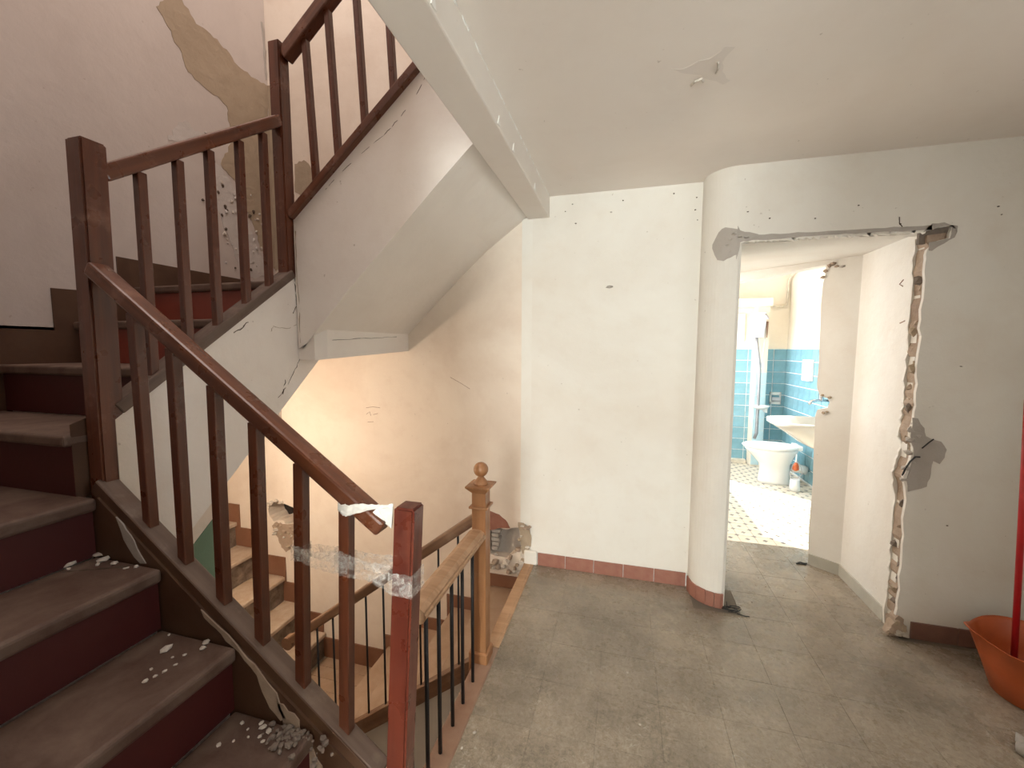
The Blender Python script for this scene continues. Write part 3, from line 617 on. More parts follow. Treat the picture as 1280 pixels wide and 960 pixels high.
crackline('plaster_crack', [(X2, y, z) for y, z in [(1.654, 1.256), (1.707, 1.308), (1.752, 1.367), (1.787, 1.42), (1.825, 1.491), (1.854, 1.508)]], 0.0014, f2)
crackline('plaster_crack', [(X2, y, z) for y, z in [(1.623, 1.581), (1.644, 1.609), (1.692, 1.603), (1.743, 1.602), (1.79, 1.625)]], 0.0012, f2, 'tan')
crackline('plaster_crack', [(X2, y, z) for y, z in [(1.79, 1.868), (1.79, 1.811), (1.795, 1.72), (1.77, 1.683)]], 0.002, f2)
crackline('plaster_crack', [(X2, y, z) for y, z in [(1.503, 1.623), (1.472, 1.592), (1.428, 1.569)]], 0.002, f2)
crackline('plaster_crack', [(X2, y, z) for y, z in [(1.700, 1.340), (1.690, 1.30), (1.682, 1.27)]], 0.002, f2)
# upper quarter landing
q2 = empty('quarter_landing', (-2.1, 2.25, 1.845), 'upper quarter landing in the back corner above the cracked white stair side', 'landing')
build('landing_boards', box(B(), -2.70, -1.665, 1.84, YB - 0.001, 1.80, 1.845), 'tread', q2)
build('landing_slab', prism(B(), [(-2.70, 1.80, 1.44), (-1.56, 1.80, 1.44), (-1.53, 1.86, 1.447), (-1.53, YB, 1.485), (-2.70, YB, 1.485)], (0, 0, 0.36)), 'white', q2)
# third flight (rises to the right against the back wall)
f3 = empty('stair_flight', (-1.1, 2.25, 1.845), 'top flight rising right under the beam, seen from below with white side and soffit', 'staircase')
for i in range(5):
    z = 1.845 + 0.2 * (i + 1); x = -1.63 + 0.25 * i
    build('tread', box(B(), x, min(x + 0.27, -0.62), 1.80, YB, z - 0.04, z, 0.01, 2), 'tread', f3)
    build('riser', box(B(), x + 0.02, x + 0.04, 1.80, YB, z - 0.2, z - 0.04), 'riser', f3)
# wedge slab: near lower edge and far lower edge differ, so the soffit is a slightly twisted curved sheet
near = [(-1.635, 1.495), (-1.60, 1.530), (-1.348, 1.785), (-1.093, 2.024), (-0.86, 2.245), (-0.64, 2.445)]
far = [(-1.60, 1.560), (-1.539, 1.600), (-1.32, 1.810), (-1.084, 2.030), (-0.90, 2.185), (-0.64, 2.372)]
bm = B(); rows = []
for (xn, zn), (xf, zf) in zip(near, far):
    r_ = []
    for j in range(5):
        t = j / 4; x = xn + (xf - xn) * t; y = 1.80 + (YB - 1.80) * t; z = zn + (zf - zn) * t
        r_.append((bm.verts.new((x, y, z)), bm.verts.new((x, y, z + 0.22))))
    rows.append(r_)
for a, b in zip(rows, rows[1:]):
    for j in range(4):
        bm.faces.new((a[j][0], b[j][0], b[j + 1][0], a[j + 1][0])); bm.faces.new((a[j][1], a[j + 1][1], b[j + 1][1], b[j][1]))
    for j in (0, 4): bm.faces.new((a[j][0], a[j][1], b[j][1], b[j][0]))
for r_ in (rows[0], rows[-1]):
    for j in range(4): bm.faces.new((r_[j][0], r_[j + 1][0], r_[j + 1][1], r_[j][1]))
build('soffit', bm, 'soffit', f3, smooth=False)
def cap3z(x): return 2.200 + 0.826 * (x + 1.654)
face3 = [(-1.655, cap3z(-1.655) - 0.04), (-0.633, cap3z(-0.633) - 0.04), (-0.633, 2.45)] + [(x, z) for x, z in reversed(near)][1:-1] + [(-1.655, 1.50)]
build('plaster_side', prism(B(), XZ(face3, 1.792), (0, 0.03, 0)), 'white', f3)
crackline('plaster_crack', [(x, 1.7915, z) for x, z in [(-0.9, 2.728), (-0.954, 2.653), (-1.038, 2.567), (-1.124, 2.506), (-1.257, 2.43), (-1.396, 2.34), (-1.454, 2.29)]], 0.0012, f3)
crackline('plaster_crack', [(-1.642, 1.7915, 2.10), (-1.643, 1.7915, 1.9), (-1.64, 1.7915, 1.7), (-1.64, 1.7915, 1.53)], 0.0018, f3, 'tan')
crackline('plaster_crack', [(-1.5285, 1.90, 1.545), (-1.5285, 2.1, 1.56), (-1.5285, 2.3, 1.57), (-1.5285, 2.55, 1.585)], 0.0014, f3)

# dark painted stepped skirting on the left wall
sk = []
for y, z in ((0.0, 1.18), ):
    sk.append((0.0, 1.18))
steps = [(0.80, 1.18, 1.385), (1.08, 1.385, 1.586), (1.36, 1.586, 1.79), (1.64, 1.80, 2.0)]
up = [(0.0, 1.185)]
for y, z0, z1 in steps: up += [(y, z0), (y, z1)]
up += [(YB - 0.001, 2.0)]
dn = [(YB - 0.001, 1.80), (1.76, 1.80), (1.76, 1.60), (1.48, 1.60), (1.48, 1.39), (1.20, 1.39), (1.20, 1.18), (0.92, 1.18), (0.92, 0.97), (0.0, 0.97)]
struct('stair_skirting', prism(B(), YZ(up + dn, -2.702), (0.010, 0, 0)), 'skirt', wL)

# ------------------------------------------------------------------ red balustrades
def p2_pos(): return
b1 = empty('stair_balustrade', (-1.1, 0.95, 0), 'red wooden balustrade of the lowest flight, six square balusters, tied with tape', 'railing')
post('newel_post', (-0.607, 0.96, 0.0), (-0.547, 0.96, 1.083), 0.060, 0.060, 'bright_z', b1, bev=0.006, seg=2)
n2 = post('newel_post', (-1.700, 0.965, 0.955), (-1.683, 0.965, 2.160), 0.070, 0.072, 'red_z', b1, bev=0.006, seg=2)
n2['label'] = 'tall dark red-brown newel post'
def railz(x): return 1.036 + 0.706 * (-0.597 - x)
sl1 = Vector((1, 0, -0.706)).normalized()
beam('handrail', (-1.652, 0.945, railz(-1.652) - 0.026), (-0.612, 0.945, railz(-0.612) - 0.026), 0.056, 0.046, 'red_x', b1, bev=0.008)
beam('string_cap', (-1.690, 0.945, capz(-1.690) - 0.022), (-0.640, 0.945, capz(-0.640) - 0.022), 0.058, 0.036, 'cap_x', b1, bev=0.005)
beam('cap_edge', (-1.688, 0.9145, capz(-1.688) - 0.028), (-0.640, 0.9145, capz(-0.640) - 0.028), 0.005, 0.044, 'skirt', b1, bev=0.001)
for (xb, zb, xt, zt) in [(-1.491, .921, -1.498, 1.601), (-1.347, .818, -1.344, 1.476), (-1.196, .708, -1.187, 1.376), (-1.052, .596, -1.038, 1.279), (-0.907, .487, -0.883, 1.159), (-0.758, .383, -0.735, 1.034)]:
    post('baluster', (xb, 0.949, capz(xb)), (xt, 0.949, railz(xt) - 0.062), 0.033, 0.030, 'red_z', b1, botf=lambda x, y: capz(x) - 0.001, bev=0.002)
b2 = empty('stair_balustrade', (-1.69, 1.4, ZL1), 'dark red balustrade of the middle flight with five square balusters', 'railing')
n3 = post('newel_post', (-1.695, 1.785, 1.85), (-1.690, 1.775, 3.00), 0.066, 0.066, 'red_z', b2, bev=0.005, seg=2)
n3.location.x += 0.0
def rail2z(y): return 2.108 + 0.737 * (y - 1.0)
beam('handrail', (-1.687, 0.995, rail2z(0.995) - 0.034), (-1.687, 1.750, rail2z(1.750) - 0.034), 0.054, 0.050, 'red_x', b2, side=(1, 0, 0), bev=0.007)
beam('string_cap', (-1.695, 0.985, cap2z(0.985) - 0.024), (-1.695, 1.785, cap2z(1.785) - 0.024), 0.080, 0.042, 'cap_x', b2, side=(1, 0, 0), bev=0.005)
for y in (1.11, 1.245, 1.374, 1.518, 1.649):
    post('baluster', (-1.680, y, cap2z(y)), (-1.683, y + 0.004, rail2z(y) - 0.066), 0.030, 0.030, 'red_z', b2, botf=lambda x, yy: cap2z(yy) - 0.002, bev=0.002)
b3 = empty('stair_balustrade', (-1.1, 1.8, 1.85), 'dark red balustrade of the top flight against the pale upper wall', 'railing')
def rail3z(x): return 2.985 + 0.80 * (x + 1.66)
beam('handrail', (-1.66, 1.785, rail3z(-1.66) - 0.045), (-0.633, 1.785, rail3z(-0.633) - 0.045), 0.058, 0.062, 'red_x', b3, bev=0.007)
beam('string_cap', (-1.662, 1.795, cap3z(-1.662) - 0.020), (-0.640, 1.795, cap3z(-0.640) - 0.020), 0.066, 0.038, 'red_x', b3, bev=0.004)
for x in (-1.510, -1.376, -1.222, -1.065, -0.945, -0.80):
    post('baluster', (x, 1.798, cap3z(x)), (x - 0.030, 1.790, rail3z(x - 0.03) - 0.083), 0.028, 0.030, 'red_z', b3, botf=lambda xx, y: cap3z(xx) - 0.002, bev=0.002)

# ------------------------------------------------------------------ descending flight, lower landing and steps beyond
f4 = empty('stair_flight', (-1.2, 2.25, -1.07), 'brown boarded flight descending behind the light wooden newel to the lower landing', 'staircase')
xs = [-0.642, -0.91, -1.19, -1.47, -1.75]
for i in range(4):
    z = -0.214 * (i + 1)
    build('tread', box(B(), xs[i + 1], xs[i], 1.82, YB, z - 0.035, z, 0.006, 2), 'boards', f4)
for i in range(5):
    z = -0.214 * i; build('riser', box(B(), xs[i] - 0.0, xs[i] + 0.02, 1.82, YB, z - 0.214, z - 0.035), 'riser_low', f4)
def sbz(x): return -0.079 + 0.755 * (x + 0.761)
side = [(-0.66, sbz(-0.66) - 0.06), (-0.66, -0.80), (-1.66, -1.55), (-1.80, -1.30), (-1.80, sbz(-1.80) - 0.06)]
build('plaster_side', prism(B(), XZ(side, 1.80), (0, 0.02, 0)), 'wall', f4)
beam('string_board', (-0.655, 1.795, sbz(-0.655) - 0.045), (-1.82, 1.795, sbz(-1.82) - 0.045), 0.045, 0.075, 'brown_x', f4, bev=0.004)
l4 = empty('lower_landing', (-2.05, 2.25, -1.07), 'brown boarded lower landing glimpsed through the balusters at the foot of the flight', 'landing')
bm = B()
for i in range(9):
    y0 = 1.80 + i * 0.102; build('floor_board', box(B(), -2.34, -1.75, y0, y0 + 0.0995, -1.09, -1.07, 0.001), 'boards', l4)
build('landing_slab', box(B(), -2.34, -1.70, 0.98, YB, -1.25, -1.09), 'white', l4)
build('landing_boards', box(B(), -2.34, -1.70, 0.98, 1.798, -1.09, -1.07), 'boards', l4)
f5 = empty('stair_flight', (-2.8, 2.25, -1.07), 'pale worn steps lit warmly beyond the lower landing, under the white stair side', 'staircase')
xl = [-2.34, -2.52, -2.73, -2.98, -3.22]
for i, x in enumerate(xl):
    z = -1.07 + 0.212 * (i + 1); xe = xl[i + 1] - 0.0 if i < 4 else -4.15
    build('tread', box(B(), xe - 0.02, x, 1.40, YB, z - 0.035, z, 0.008, 2), 'tread_low', f5)
    build('riser', box(B(), x - 0.04, x - 0.02, 1.40, YB, z - 0.212, z - 0.035), 'riser_low', f5)
# stepped skirting of both lower flights on the back wall
def zig(bps, low, name, mat):
    pts = [];
    for (x0, x1, z) in bps: pts += [(x0, z), (x1, z)]
    dn = []
    for (x0, x1, z) in reversed(low): dn += [(x1, z), (x0, z)]
    return struct(name, prism(B(), XZ(pts + dn, YB + 0.001), (0, -0.011, 0)), mat, wb)
zig([(-1.79, -1.52, -0.765), (-1.52, -1.24, -0.55), (-1.24, -0.98, -0.335), (-0.98, -0.665, -0.12)],
    [(-1.79, -1.44, -0.90), (-1.44, -1.16, -0.65), (-1.16, -0.88, -0.43), (-0.88, -0.665, -0.21)], 'stair_skirting', 'skirt_low')
zig([(-2.30, -1.80, -0.90)], [(-2.30, -1.80, -1.07)], 'stair_skirting', 'skirt_low')
zig([(-4.1, -3.19, 0.15), (-3.19, -2.96, -0.055), (-2.96, -2.722, -0.262), (-2.722, -2.52, -0.476), (-2.52, -2.36, -0.70), (-2.36, -2.30, -0.90)],
    [(-4.1, -3.24, -0.02), (-3.24, -3.00, -0.22), (-3.00, -2.75, -0.43), (-2.75, -2.54, -0.645), (-2.54, -2.36, -0.86), (-2.36, -2.30, -1.07)], 'stair_skirting', 'skirt_low')
# partition under the middle flight with green dado
part = struct('wall_under_flight', box(B(), -1.76, -1.685, 0.975, 1.33, -2.4, 0.86), 'wall_warm')
gz = lambda y: 0.702 + 0.85 * (y - 1.223)
struct('green_dado', prism(B(), YZ([(0.975, -1.3), (1.331, -1.3), (1.331, gz(1.331)), (0.975, gz(0.975))], -1.686), (0.004, 0, 0)), 'green', part)
struct('floor_lower', box(B(), -4.3, -0.4, -0.3, YB, -2.5, -2.4), 'boards')
struct('wall_below_landing', box(B(), -0.57, -0.45, -0.3, YB, -2.4, -0.26), 'wall')
# bare bulb under the middle flight, which lights the lower stairs
lamp = empty('ceiling_bulb', (-2.5, 1.65, 1.22), 'bare warm bulb hanging over the lowest worn steps, hidden behind the white stair side', 'lamp')
build('cord', tube(B(), [(-2.5, 1.65, 1.22), (-2.5, 1.65, 0.95)], 0.004, 6), 'cable', lamp)
build('socket', tube(B(), [(-2.5, 1.65, 0.95), (-2.5, 1.65, 0.90)], 0.016, 10), 'bulb', lamp)
build('bulb', lathe(B(), [(0.012, 0.0), (0.02, -0.02), (0.032, -0.05), (0.026, -0.08), (0.005, -0.092)], (-2.5, 1.65, 0.90), 14), 'lit', lamp, smooth=True)
pl = bpy.data.lights.new('bulb_light', 'POINT'); pl.energy = 32; pl.color = (1.0, 0.84, 0.67); pl.shadow_soft_size = 0.04
plo = bpy.data.objects.new('bulb_light', pl); COL.objects.link(plo); plo.location = (-2.5, 1.65, 0.76)

# ------------------------------------------------------------------ iron railings with light wooden newel
rA = empty('iron_railing', (-0.63, 1.4, 0), 'landing railing of black iron rods under a broad light wooden rail', 'railing')
p4 = B(); box(p4, -0.668, -0.600, 1.742, 1.812, 0.05, 0.845, 0.003); 
build('newel_post', p4, 'oak_z', rA)
build('newel_base', box(B(), -0.684, -0.590, 1.730, 1.826, -0.17, 0.055, 0.006), 'oak_z', rA)
build('newel_moulding', box(B(), -0.680, -0.588, 1.730, 1.824, 0.760, 0.772, 0.004, 2), 'oak_z', rA)
bm = B(); t0 = (-0.634, 1.777)
hexa(bm, [(t0[0] - .034, t0[1] - .035, .835), (t0[0] + .034, t0[1] - .035, .835), (t0[0] + .034, t0[1] + .035, .835), (t0[0] - .034, t0[1] + .035, .835), (t0[0] - .058, t0[1] - .058, .862), (t0[0] + .058, t0[1] - .058, .862), (t0[0] + .058, t0[1] + .058, .862), (t0[0] - .058, t0[1] + .058, .862)])
box(bm, t0[0] - .058, t0[0] + .058, t0[1] - .058, t0[1] + .058, .862, .869)
build('newel_cap', bm, 'oak_z', rA)
prof = [(0.032, 0.868), (0.034, 0.874), (0.030, 0.884), (0.018, 0.898), (0.014, 0.904)] + [(0.035 * math.sin(math.pi * (0.13 + 0.87 * k / 12)), 0.939 - 0.035 * math.cos(math.pi * (0.13 + 0.87 * k / 12))) for k in range(13)]
build('newel_ball', lathe(B(), prof, (t0[0], t0[1], 0), 20), 'oak_z', rA, smooth=True)
bm = B()
rp = [(-0.685, 0.612), (-0.685, 0.640), (-0.676, 0.655), (-0.655, 0.663), (-0.620, 0.660), (-0.604, 0.648), (-0.604, 0.640), (-0.598, 0.636), (-0.598, 0.625), (-0.608, 0.610), (-0.630, 0.600), (-0.670, 0.600)]
prism(bm, [(x, 1.742, z) for x, z in rp], (0, -0.60, 0)); rh = build('handrail', bm, 'oak_y' if 'oak_y' in M else 'oak_x', rA)
for y in (1.627, 1.509, 1.401, 1.286, 1.188, 1.08):
    build('iron_rod', tube(B(), [(-0.622, y, -0.01), (-0.622, y, 0.602)], 0.0075, 10), 'iron', rA, smooth=True)
rB = empty('iron_railing', (-1.1, 1.8, -0.5), 'sloping railing of thin black iron rods going down behind the landing railing', 'railing')
def rbz(x): return 0.720 + 0.755 * (x + 0.664)
beam('handrail', (-0.660, 1.797, rbz(-0.660) - 0.025), (-1.800, 1.797, rbz(-1.80) - 0.025), 0.045, 0.050, 'brown_x', rB, bev=0.010)
build('rail_end', tube(B(), [(-1.80, 1.774, rbz(-1.80) - 0.030), (-1.80, 1.820, rbz(-1.80) - 0.030)], 0.036, 18), 'brown_x', rB)
x = -0.761
while x > -1.75:
    build('iron_rod', tube(B(), [(x, 1.797, sbz(x) - 0.02), (x, 1.797, rbz(x) - 0.04)], 0.0055, 8), 'iron', rB, smooth=True); x -= 0.106

# ------------------------------------------------------------------ tape, cloth, rubble
def ribbon(pts, w, seed, twist=0.0, n=40, th=0.0012, crump=0.003):
    """crumpled strip through 3D points, w = height, built as a thin closed shell"""
    pts = [Vector(p) for p in pts]; rnd = random.Random(seed); bm = B(); L = len(pts) - 1; cols = []
    for i in range(n + 1):
        t = i / n * L; k = min(int(t), L - 1); p = pts[k].lerp(pts[k + 1], t - k)
        ww = w[k] + (w[k + 1] - w[k]) * (t - k) if isinstance(w, list) else w
        a = twist * math.sin(i / n * math.pi * 2); col_ = []
        for j in range(6):
            s = (j / 5 - 0.5) * ww
            col_.append(p + Vector((rnd.uniform(-1, 1) * crump * 0.4, s * math.sin(a) + rnd.uniform(-1, 1) * crump, s * math.cos(a) + rnd.uniform(-1, 1) * crump * 0.6)))
        cols.append(col_)
    A = [[bm.verts.new(q) for q in c] for c in cols]; Bq = [[bm.verts.new(q + Vector((0, th, 0))) for q in c] for c in cols]
    for i in range(n):
        for j in range(5):
            bm.faces.new((A[i][j], A[i + 1][j], A[i + 1][j + 1], A[i][j + 1])); bm.faces.new((Bq[i][j], Bq[i][j + 1], Bq[i + 1][j + 1], Bq[i + 1][j]))
    for i in range(n):
        bm.faces.new((A[i][0], Bq[i][0], Bq[i + 1][0], A[i + 1][0])); bm.faces.new((A[i][5], A[i + 1][5], Bq[i + 1][5], Bq[i][5]))
    for c, d in ((A[0], Bq[0]), (A[-1], Bq[-1])):
        for j in range(5): bm.faces.new((c[j], c[j + 1], d[j + 1], d[j]))
    return bm
tp = empty('packing_tape', (-0.7, 0.93, 0.88), 'crumpled clear packing tape stretched between two balusters and the near red post', 'tape')
build('tape_strip', ribbon([(-0.905, 0.930, 0.915), (-0.83, 0.926, 0.905), (-0.75, 0.930, 0.905), (-0.66, 0.928, 0.895), (-0.590, 0.926, 0.885)], [0.035, 0.045, 0.07, 0.065, 0.08], 3, 0.15), 'tape', tp, smooth=True)
build('tape_strip', ribbon([(-0.905, 0.967, 0.91), (-0.75, 0.970, 0.90), (-0.590, 0.992, 0.88)], [0.03, 0.055, 0.07], 4, 0.2), 'tape', tp, smooth=True)
build('tape_strip', ribbon([(-0.605, 0.990, 0.865), (-0.612, 0.992, 0.80), (-0.617, 0.994, 0.72), (-0.62, 0.996, 0.66)], [0.03, 0.02, 0.02, 0.01], 5, 1.57, 16), 'tape', tp, smooth=True)
def ring(x0, x1, y0, y1, z, h, seed):
    bm = B(); rnd = random.Random(seed); loop = []
    for a, b in (((x0, y0), (x1, y0)), ((x1, y0), (x1, y1)), ((x1, y1), (x0, y1)), ((x0, y1), (x0, y0))):
        for k in range(6): loop.append((a[0] + (b[0] - a[0]) * k / 6, a[1] + (b[1] - a[1]) * k / 6))
    cx, cy = (x0 + x1) / 2, (y0 + y1) / 2; R_ = []
    for lay in (0, 1):
        for r_ in range(6):
            R_.append([bm.verts.new((cx + (x - cx) * (1 + 0.03 + 0.04 * lay) + rnd.uniform(-.0008, .0008), cy + (y - cy) * (1.03 + 0.04 * lay) + rnd.uniform(-.0008, .0008), z + h * (r_ / 5 - .5) + rnd.uniform(-.002, .002))) for x, y in loop])
    n = len(loop)
    for lay in (0, 6):
        for r_ in range(5):
            for k in range(n): bm.faces.new((R_[lay + r_][k], R_[lay + r_][(k + 1) % n], R_[lay + r_ + 1][(k + 1) % n], R_[lay + r_ + 1][k]))
    for r_ in (0, 5):
        for k in range(n): bm.faces.new((R_[r_][k], R_[r_][(k + 1) % n], R_[r_ + 6][(k + 1) % n], R_[r_ + 6][k]))
    return bm
build('tape_wrap', ring(-0.592, -0.526, 0.928, 0.992, 0.872, 0.062, 5), 'tape', tp)
build('tape_wrap', ring(-0.767, -0.729, 0.932, 0.966, 0.90, 0.05, 6), 'tape', tp)
build('tape_wrap', ring(-0.914, -0.876, 0.932, 0.966, 0.912, 0.045, 7), 'tape', tp)
cs = empty('cloth_strip', (-0.65, 0.91, 1.07), 'white cloth strip tying the handrail end to the near red post', 'cloth')
build('strip', ribbon([(-0.747, 0.928, 1.072), (-0.70, 0.905, 1.070), (-0.655, 0.908, 1.082), (-0.610, 0.920, 1.086), (-0.577, 0.928, 1.088)], [0.034, 0.030, 0.022, 0.010, 0.012], 8, 0.2, 30), 'cloth', cs, smooth=True)
build('loose_end', prism(B(), [(-0.640, 0.925, 1.062), (-0.622, 0.926, 1.080), (-0.584, 0.94, 1.082), (-0.590, 0.94, 1.02), (-0.604, 0.93, 1.038), (-0.63, 0.924, 1.052)], (0, 0.004, 0)), 'cloth', cs)
spots = [(0.810, 'third', [(-1.67, .90, .018), (-1.62, .905 - .02, .016), (-1.60, .86, .010), (-1.69, .84, .022), (-1.71, .80, .018), (-1.56, .895 - .015, .012), (-1.66, .82, .008), (-1.47, .885, .010), (-1.49, .87, .008), (-1.695, .87, .013)]),
         (0.606, 'second', [(-1.288, .835, .017), (-1.19, .868, .012), (-1.215, .835, .007), (-1.205, .89, .012), (-1.24, .819, .005), (-1.203, .80, .006), (-1.205, .774, .008), (-1.212, .755, .006), (-1.22, .735, .008), (-1.35, .885, .006), (-1.25, .77, .006)]),
         (0.400, 'first', [(-1.057, .87, .008), (-1.002, .885, .009), (-0.985, .875, .011), (-1.023, .859, .006), (-1.001, .84, .005), (-1.06, .80, .006), (-0.96, .87, .010), (-0.97, .85, .007), (-1.03, .82, .005), (-0.95, .84, .006)])]
k = 0
for z, nm, L in spots:
    for x, y, r in L:
        k += 1; o = build('plaster_chip', chunk(B(), (x, y, z + r * 0.30), r, 700 + k, 0.5), 'chip')
        big = {(1, .022): 'biggest pale plaster lump on the upper full step, near its left riser', (2, .017): 'largest flat plaster chip, alone in the middle of the middle full step', (3, .011): 'largest plaster chip at the broken corner of the bottommost visible step'}
        bk_ = ({'third': 1, 'second': 2, 'first': 3}[nm], r)
        if bk_ in big: tag(o, big[bk_], 'debris'); continue
        tag(o, 'loose chip of fallen plaster on the %s visible step of the lowest flight' % {'third': 'upper full', 'second': 'middle full', 'first': 'bottommost'}[nm], 'debris', 'plaster chips on the %s step' % {'third': 'upper', 'second': 'middle', 'first': 'bottom'}[nm])
for i, (x, y, r, lab) in enumerate([(-0.528, 1.397, .007, 'flat white paint chip on the floor by the railing rods'), (-0.552, 1.325, .007, 'bright white chip on the floor edge nearest the red post'), (0.053, 1.869, .006, 'small white chip in the middle of the grey floor'), (-0.457, 2.649, .006, 'white crumb on the floor by the left end of the terracotta skirting'), (0.66, 2.44, .006, 'white crumb on the floor beside the black cable tangle'), (0.1, 1.607, .005, 'tiny pale crumb on the floor, nearest the camera')]):
    o = build('paint_chip', chunk(B(), (x, y, 0.002), r, 800 + i, 0.4), 'chip'); tag(o, lab, 'debris')
# cable tangle at the jamb foot
rnd = random.Random(4); bm = B()
for i in range(4):
    c = Vector((0.635, 2.50, 0.006)); pts = []
    for k in range(14):
        a = k / 13 * 5.2 + i * 1.4; rr = 0.030 + 0.006 * math.sin(i * 2 + k)
        pts.append(c + Vector((math.cos(a) * rr * 1.4, math.sin(a) * rr * 0.7, 0.004 + 0.008 * (i % 3) + 0.004 * math.sin(a * 2 + i))))
    tube(bm, pts, 0.0026, 6)
tube(bm, [(0.66, 2.48, 0.004), (0.70, 2.465, 0.004), (0.72, 2.47, 0.004)], 0.0026, 6); tube(bm, [(0.610, 2.50, 0.004), (0.612, 2.507, 0.03), (0.609, 2.507, 0.05)], 0.0026, 6)
tag(build('cable_tangle', bm, 'cable', smooth=True), 'tangle of thin black cable on the floor at the left jamb of the broken doorway', 'cable')
bm = B(); tube(bm, [(1.21, 3.20, 0.004), (1.235, 3.215, 0.012), (1.26, 3.212, 0.008), (1.28, 3.22, 0.006)], 0.005, 6); tube(bm, [(1.22, 3.21, 0.004), (1.25, 3.20, 0.006), (1.27, 3.20, 0.004)], 0.004, 6)
tag(build('cable_stub', bm, 'cable', smooth=True), 'short dark cable stub on the floor at the foot of the inner broken opening', 'cable')
for i in range(12):
    x = 0.75 + random.random() * 0.55; y = 2.55 + random.random() * 0.75
    if x < 1.36: tag(build('grit_crumb', chunk(B(), (x, y, 0.001), 0.005, 850 + i, 0.5), 'rubble'), 'dark grit crumb on the sunlit floor just past the broken doorway', 'debris', 'grit crumbs past the doorway')

# ------------------------------------------------------------------ passage behind the doorway
u = Vector((1.2905 - 1.4306, 3.2257 - 3.1155, 0)).normalized(); c0 = Vector((1.4306, 3.1155, 0)); nrm = Vector((-u.y, u.x, 0))
if nrm.y < 0: nrm = -nrm
bm = B(); box(bm, 1.432, 1.56, YD + 0.045, 3.13, -0.02, 2.2); wc = struct('wall_passage_right', bm, 'bathwall' if False else 'wall')
DI = [(0.188, 2.075), (0.192, 1.997), (0.201, 1.919), (0.204, 1.813), (0.198, 1.545), (0.195, 1.328), (0.195, 1.246), (0.174, 1.193), (0.133, 1.181), (0.118, 1.155), (0.129, 1.116), (0.183, 1.099), (0.194, 1.053), (0.183, 0.605), (0.188, 0.259), (0.178, -0.02)]
def D3(s, z): return tuple(c0 + u * s + Vector((0, 0, z)))
bm = B(); prism(bm, [D3(-0.05, 2.6), D3(-0.05, -0.02)] + [D3(s, z) for s, z in reversed(jagline(DI, 0.003, 2, 6))] + [D3(0.188, 2.6)], nrm * 0.07)
wdg = struct('wall_partition', bm, 'wall')
bm = B(); prism(bm, [D3(0.186, 2.6), D3(0.186, 2.070), D3(0.339, 2.061), D3(0.54, 2.040), D3(0.737, 2.03), D3(1.15, 2.02), D3(1.15, 2.6)], nrm * 0.09)
struct('partition_lintel', bm, 'wall', wdg)
for i, (s, z) in enumerate([(0.17, 2.06), (0.19, 2.03), (0.15, 2.07), (0.13, 2.05), (0.20, 1.99)]):
    struct('rubble_lump', chunk(B(), Vector(D3(s, z)) - nrm * 0.003, 0.017, 900 + i, 0.8), 'rubble', wdg)
struct('mortar_blob', chunk(B(), Vector(D3(0.10, 2.045)) - nrm * 0.001, 0.016, 911, 0.6), 'greyplaster', wdg)
for i, (s, z) in enumerate([(0.13, 1.09), (0.16, 1.20), (0.15, 1.08), (0.12, 1.19)]):
    struct('rubble_lump', chunk(B(), Vector(D3(s, z)) - nrm * 0.001, 0.014, 920 + i, 0.8), 'tan', wdg)
bm = B(); box(bm, 0.50, 0.604, YD + 0.115, 2.95, -0.02, 2.6); box(bm, 0.50, 0.604, 3.75, 3.90, -0.02, 2.6); box(bm, 0.50, 0.604, 2.95, 3.75, 2.05, 2.6)
struct('wall_passage_left', bm, 'wall')
# unseen side room, added to bring soft daylight without sun into the passage
bm = B(); box(bm, -0.60, 0.50, 3.80, 3.90, -0.02, 2.6); box(bm, -0.60, -0.45, 3.04, 3.80, -0.02, 2.6); box(bm, -0.60, 0.50, 2.83, 2.93, -0.02, 2.6)
struct('wall_added_room', bm, 'wall')
struct('floor_added_room', box(B(), -0.60, 0.45, 2.83, 3.90, -0.26, -0.003), 'boards')
struct('ceiling_added_room', box(B(), -0.60, 0.50, 2.93, 3.80, 2.5, 2.6), 'ceiling')
bm = B(); prism(bm, XY([(0.60, YD + 0.104), (1.45, YD + 0.104), (1.45, 3.10), (c0 + u * 1.06).to_tuple()[:2]], 2.10), (0, 0, 0.06))
struct('ceiling_passage', bm, 'wall')
gsk = struct('baseboard_passage', box(B(), 1.424, 1.433, YD + 0.11, 3.12, 0, 0.06), 'greyskirt')
skirt_tiles('skirting_tile', (1.432, 3.116, 0), (1.432, YD + 0.11, 0), 1, 0.078, 0.010, 'greyskirt', gsk)
a_ = c0 + u * 0.176; 
b_ = B(); hexa(b_, [c0, a_, a_ - nrm * 0.010, c0 - nrm * 0.010, c0 + Vector((0, 0, .078)), a_ + Vector((0, 0, .078)), a_ - nrm * 0.010 + Vector((0, 0, .078)), c0 - nrm * 0.010 + Vector((0, 0, .078))]); build('skirting_tile', b_, 'greyskirt', gsk)
for i, pts in enumerate([[(2.70, 1.88), (2.73, 1.86), (2.70, 1.845)], [(2.66, 1.66), (2.70, 1.65)], [(2.62, 1.70), (2.63, 1.67)]]):
    struct('scuff_mark', tube(B(), [(1.4315, y, z) for y, z in pts], 0.003, 5), 'curb', wc)

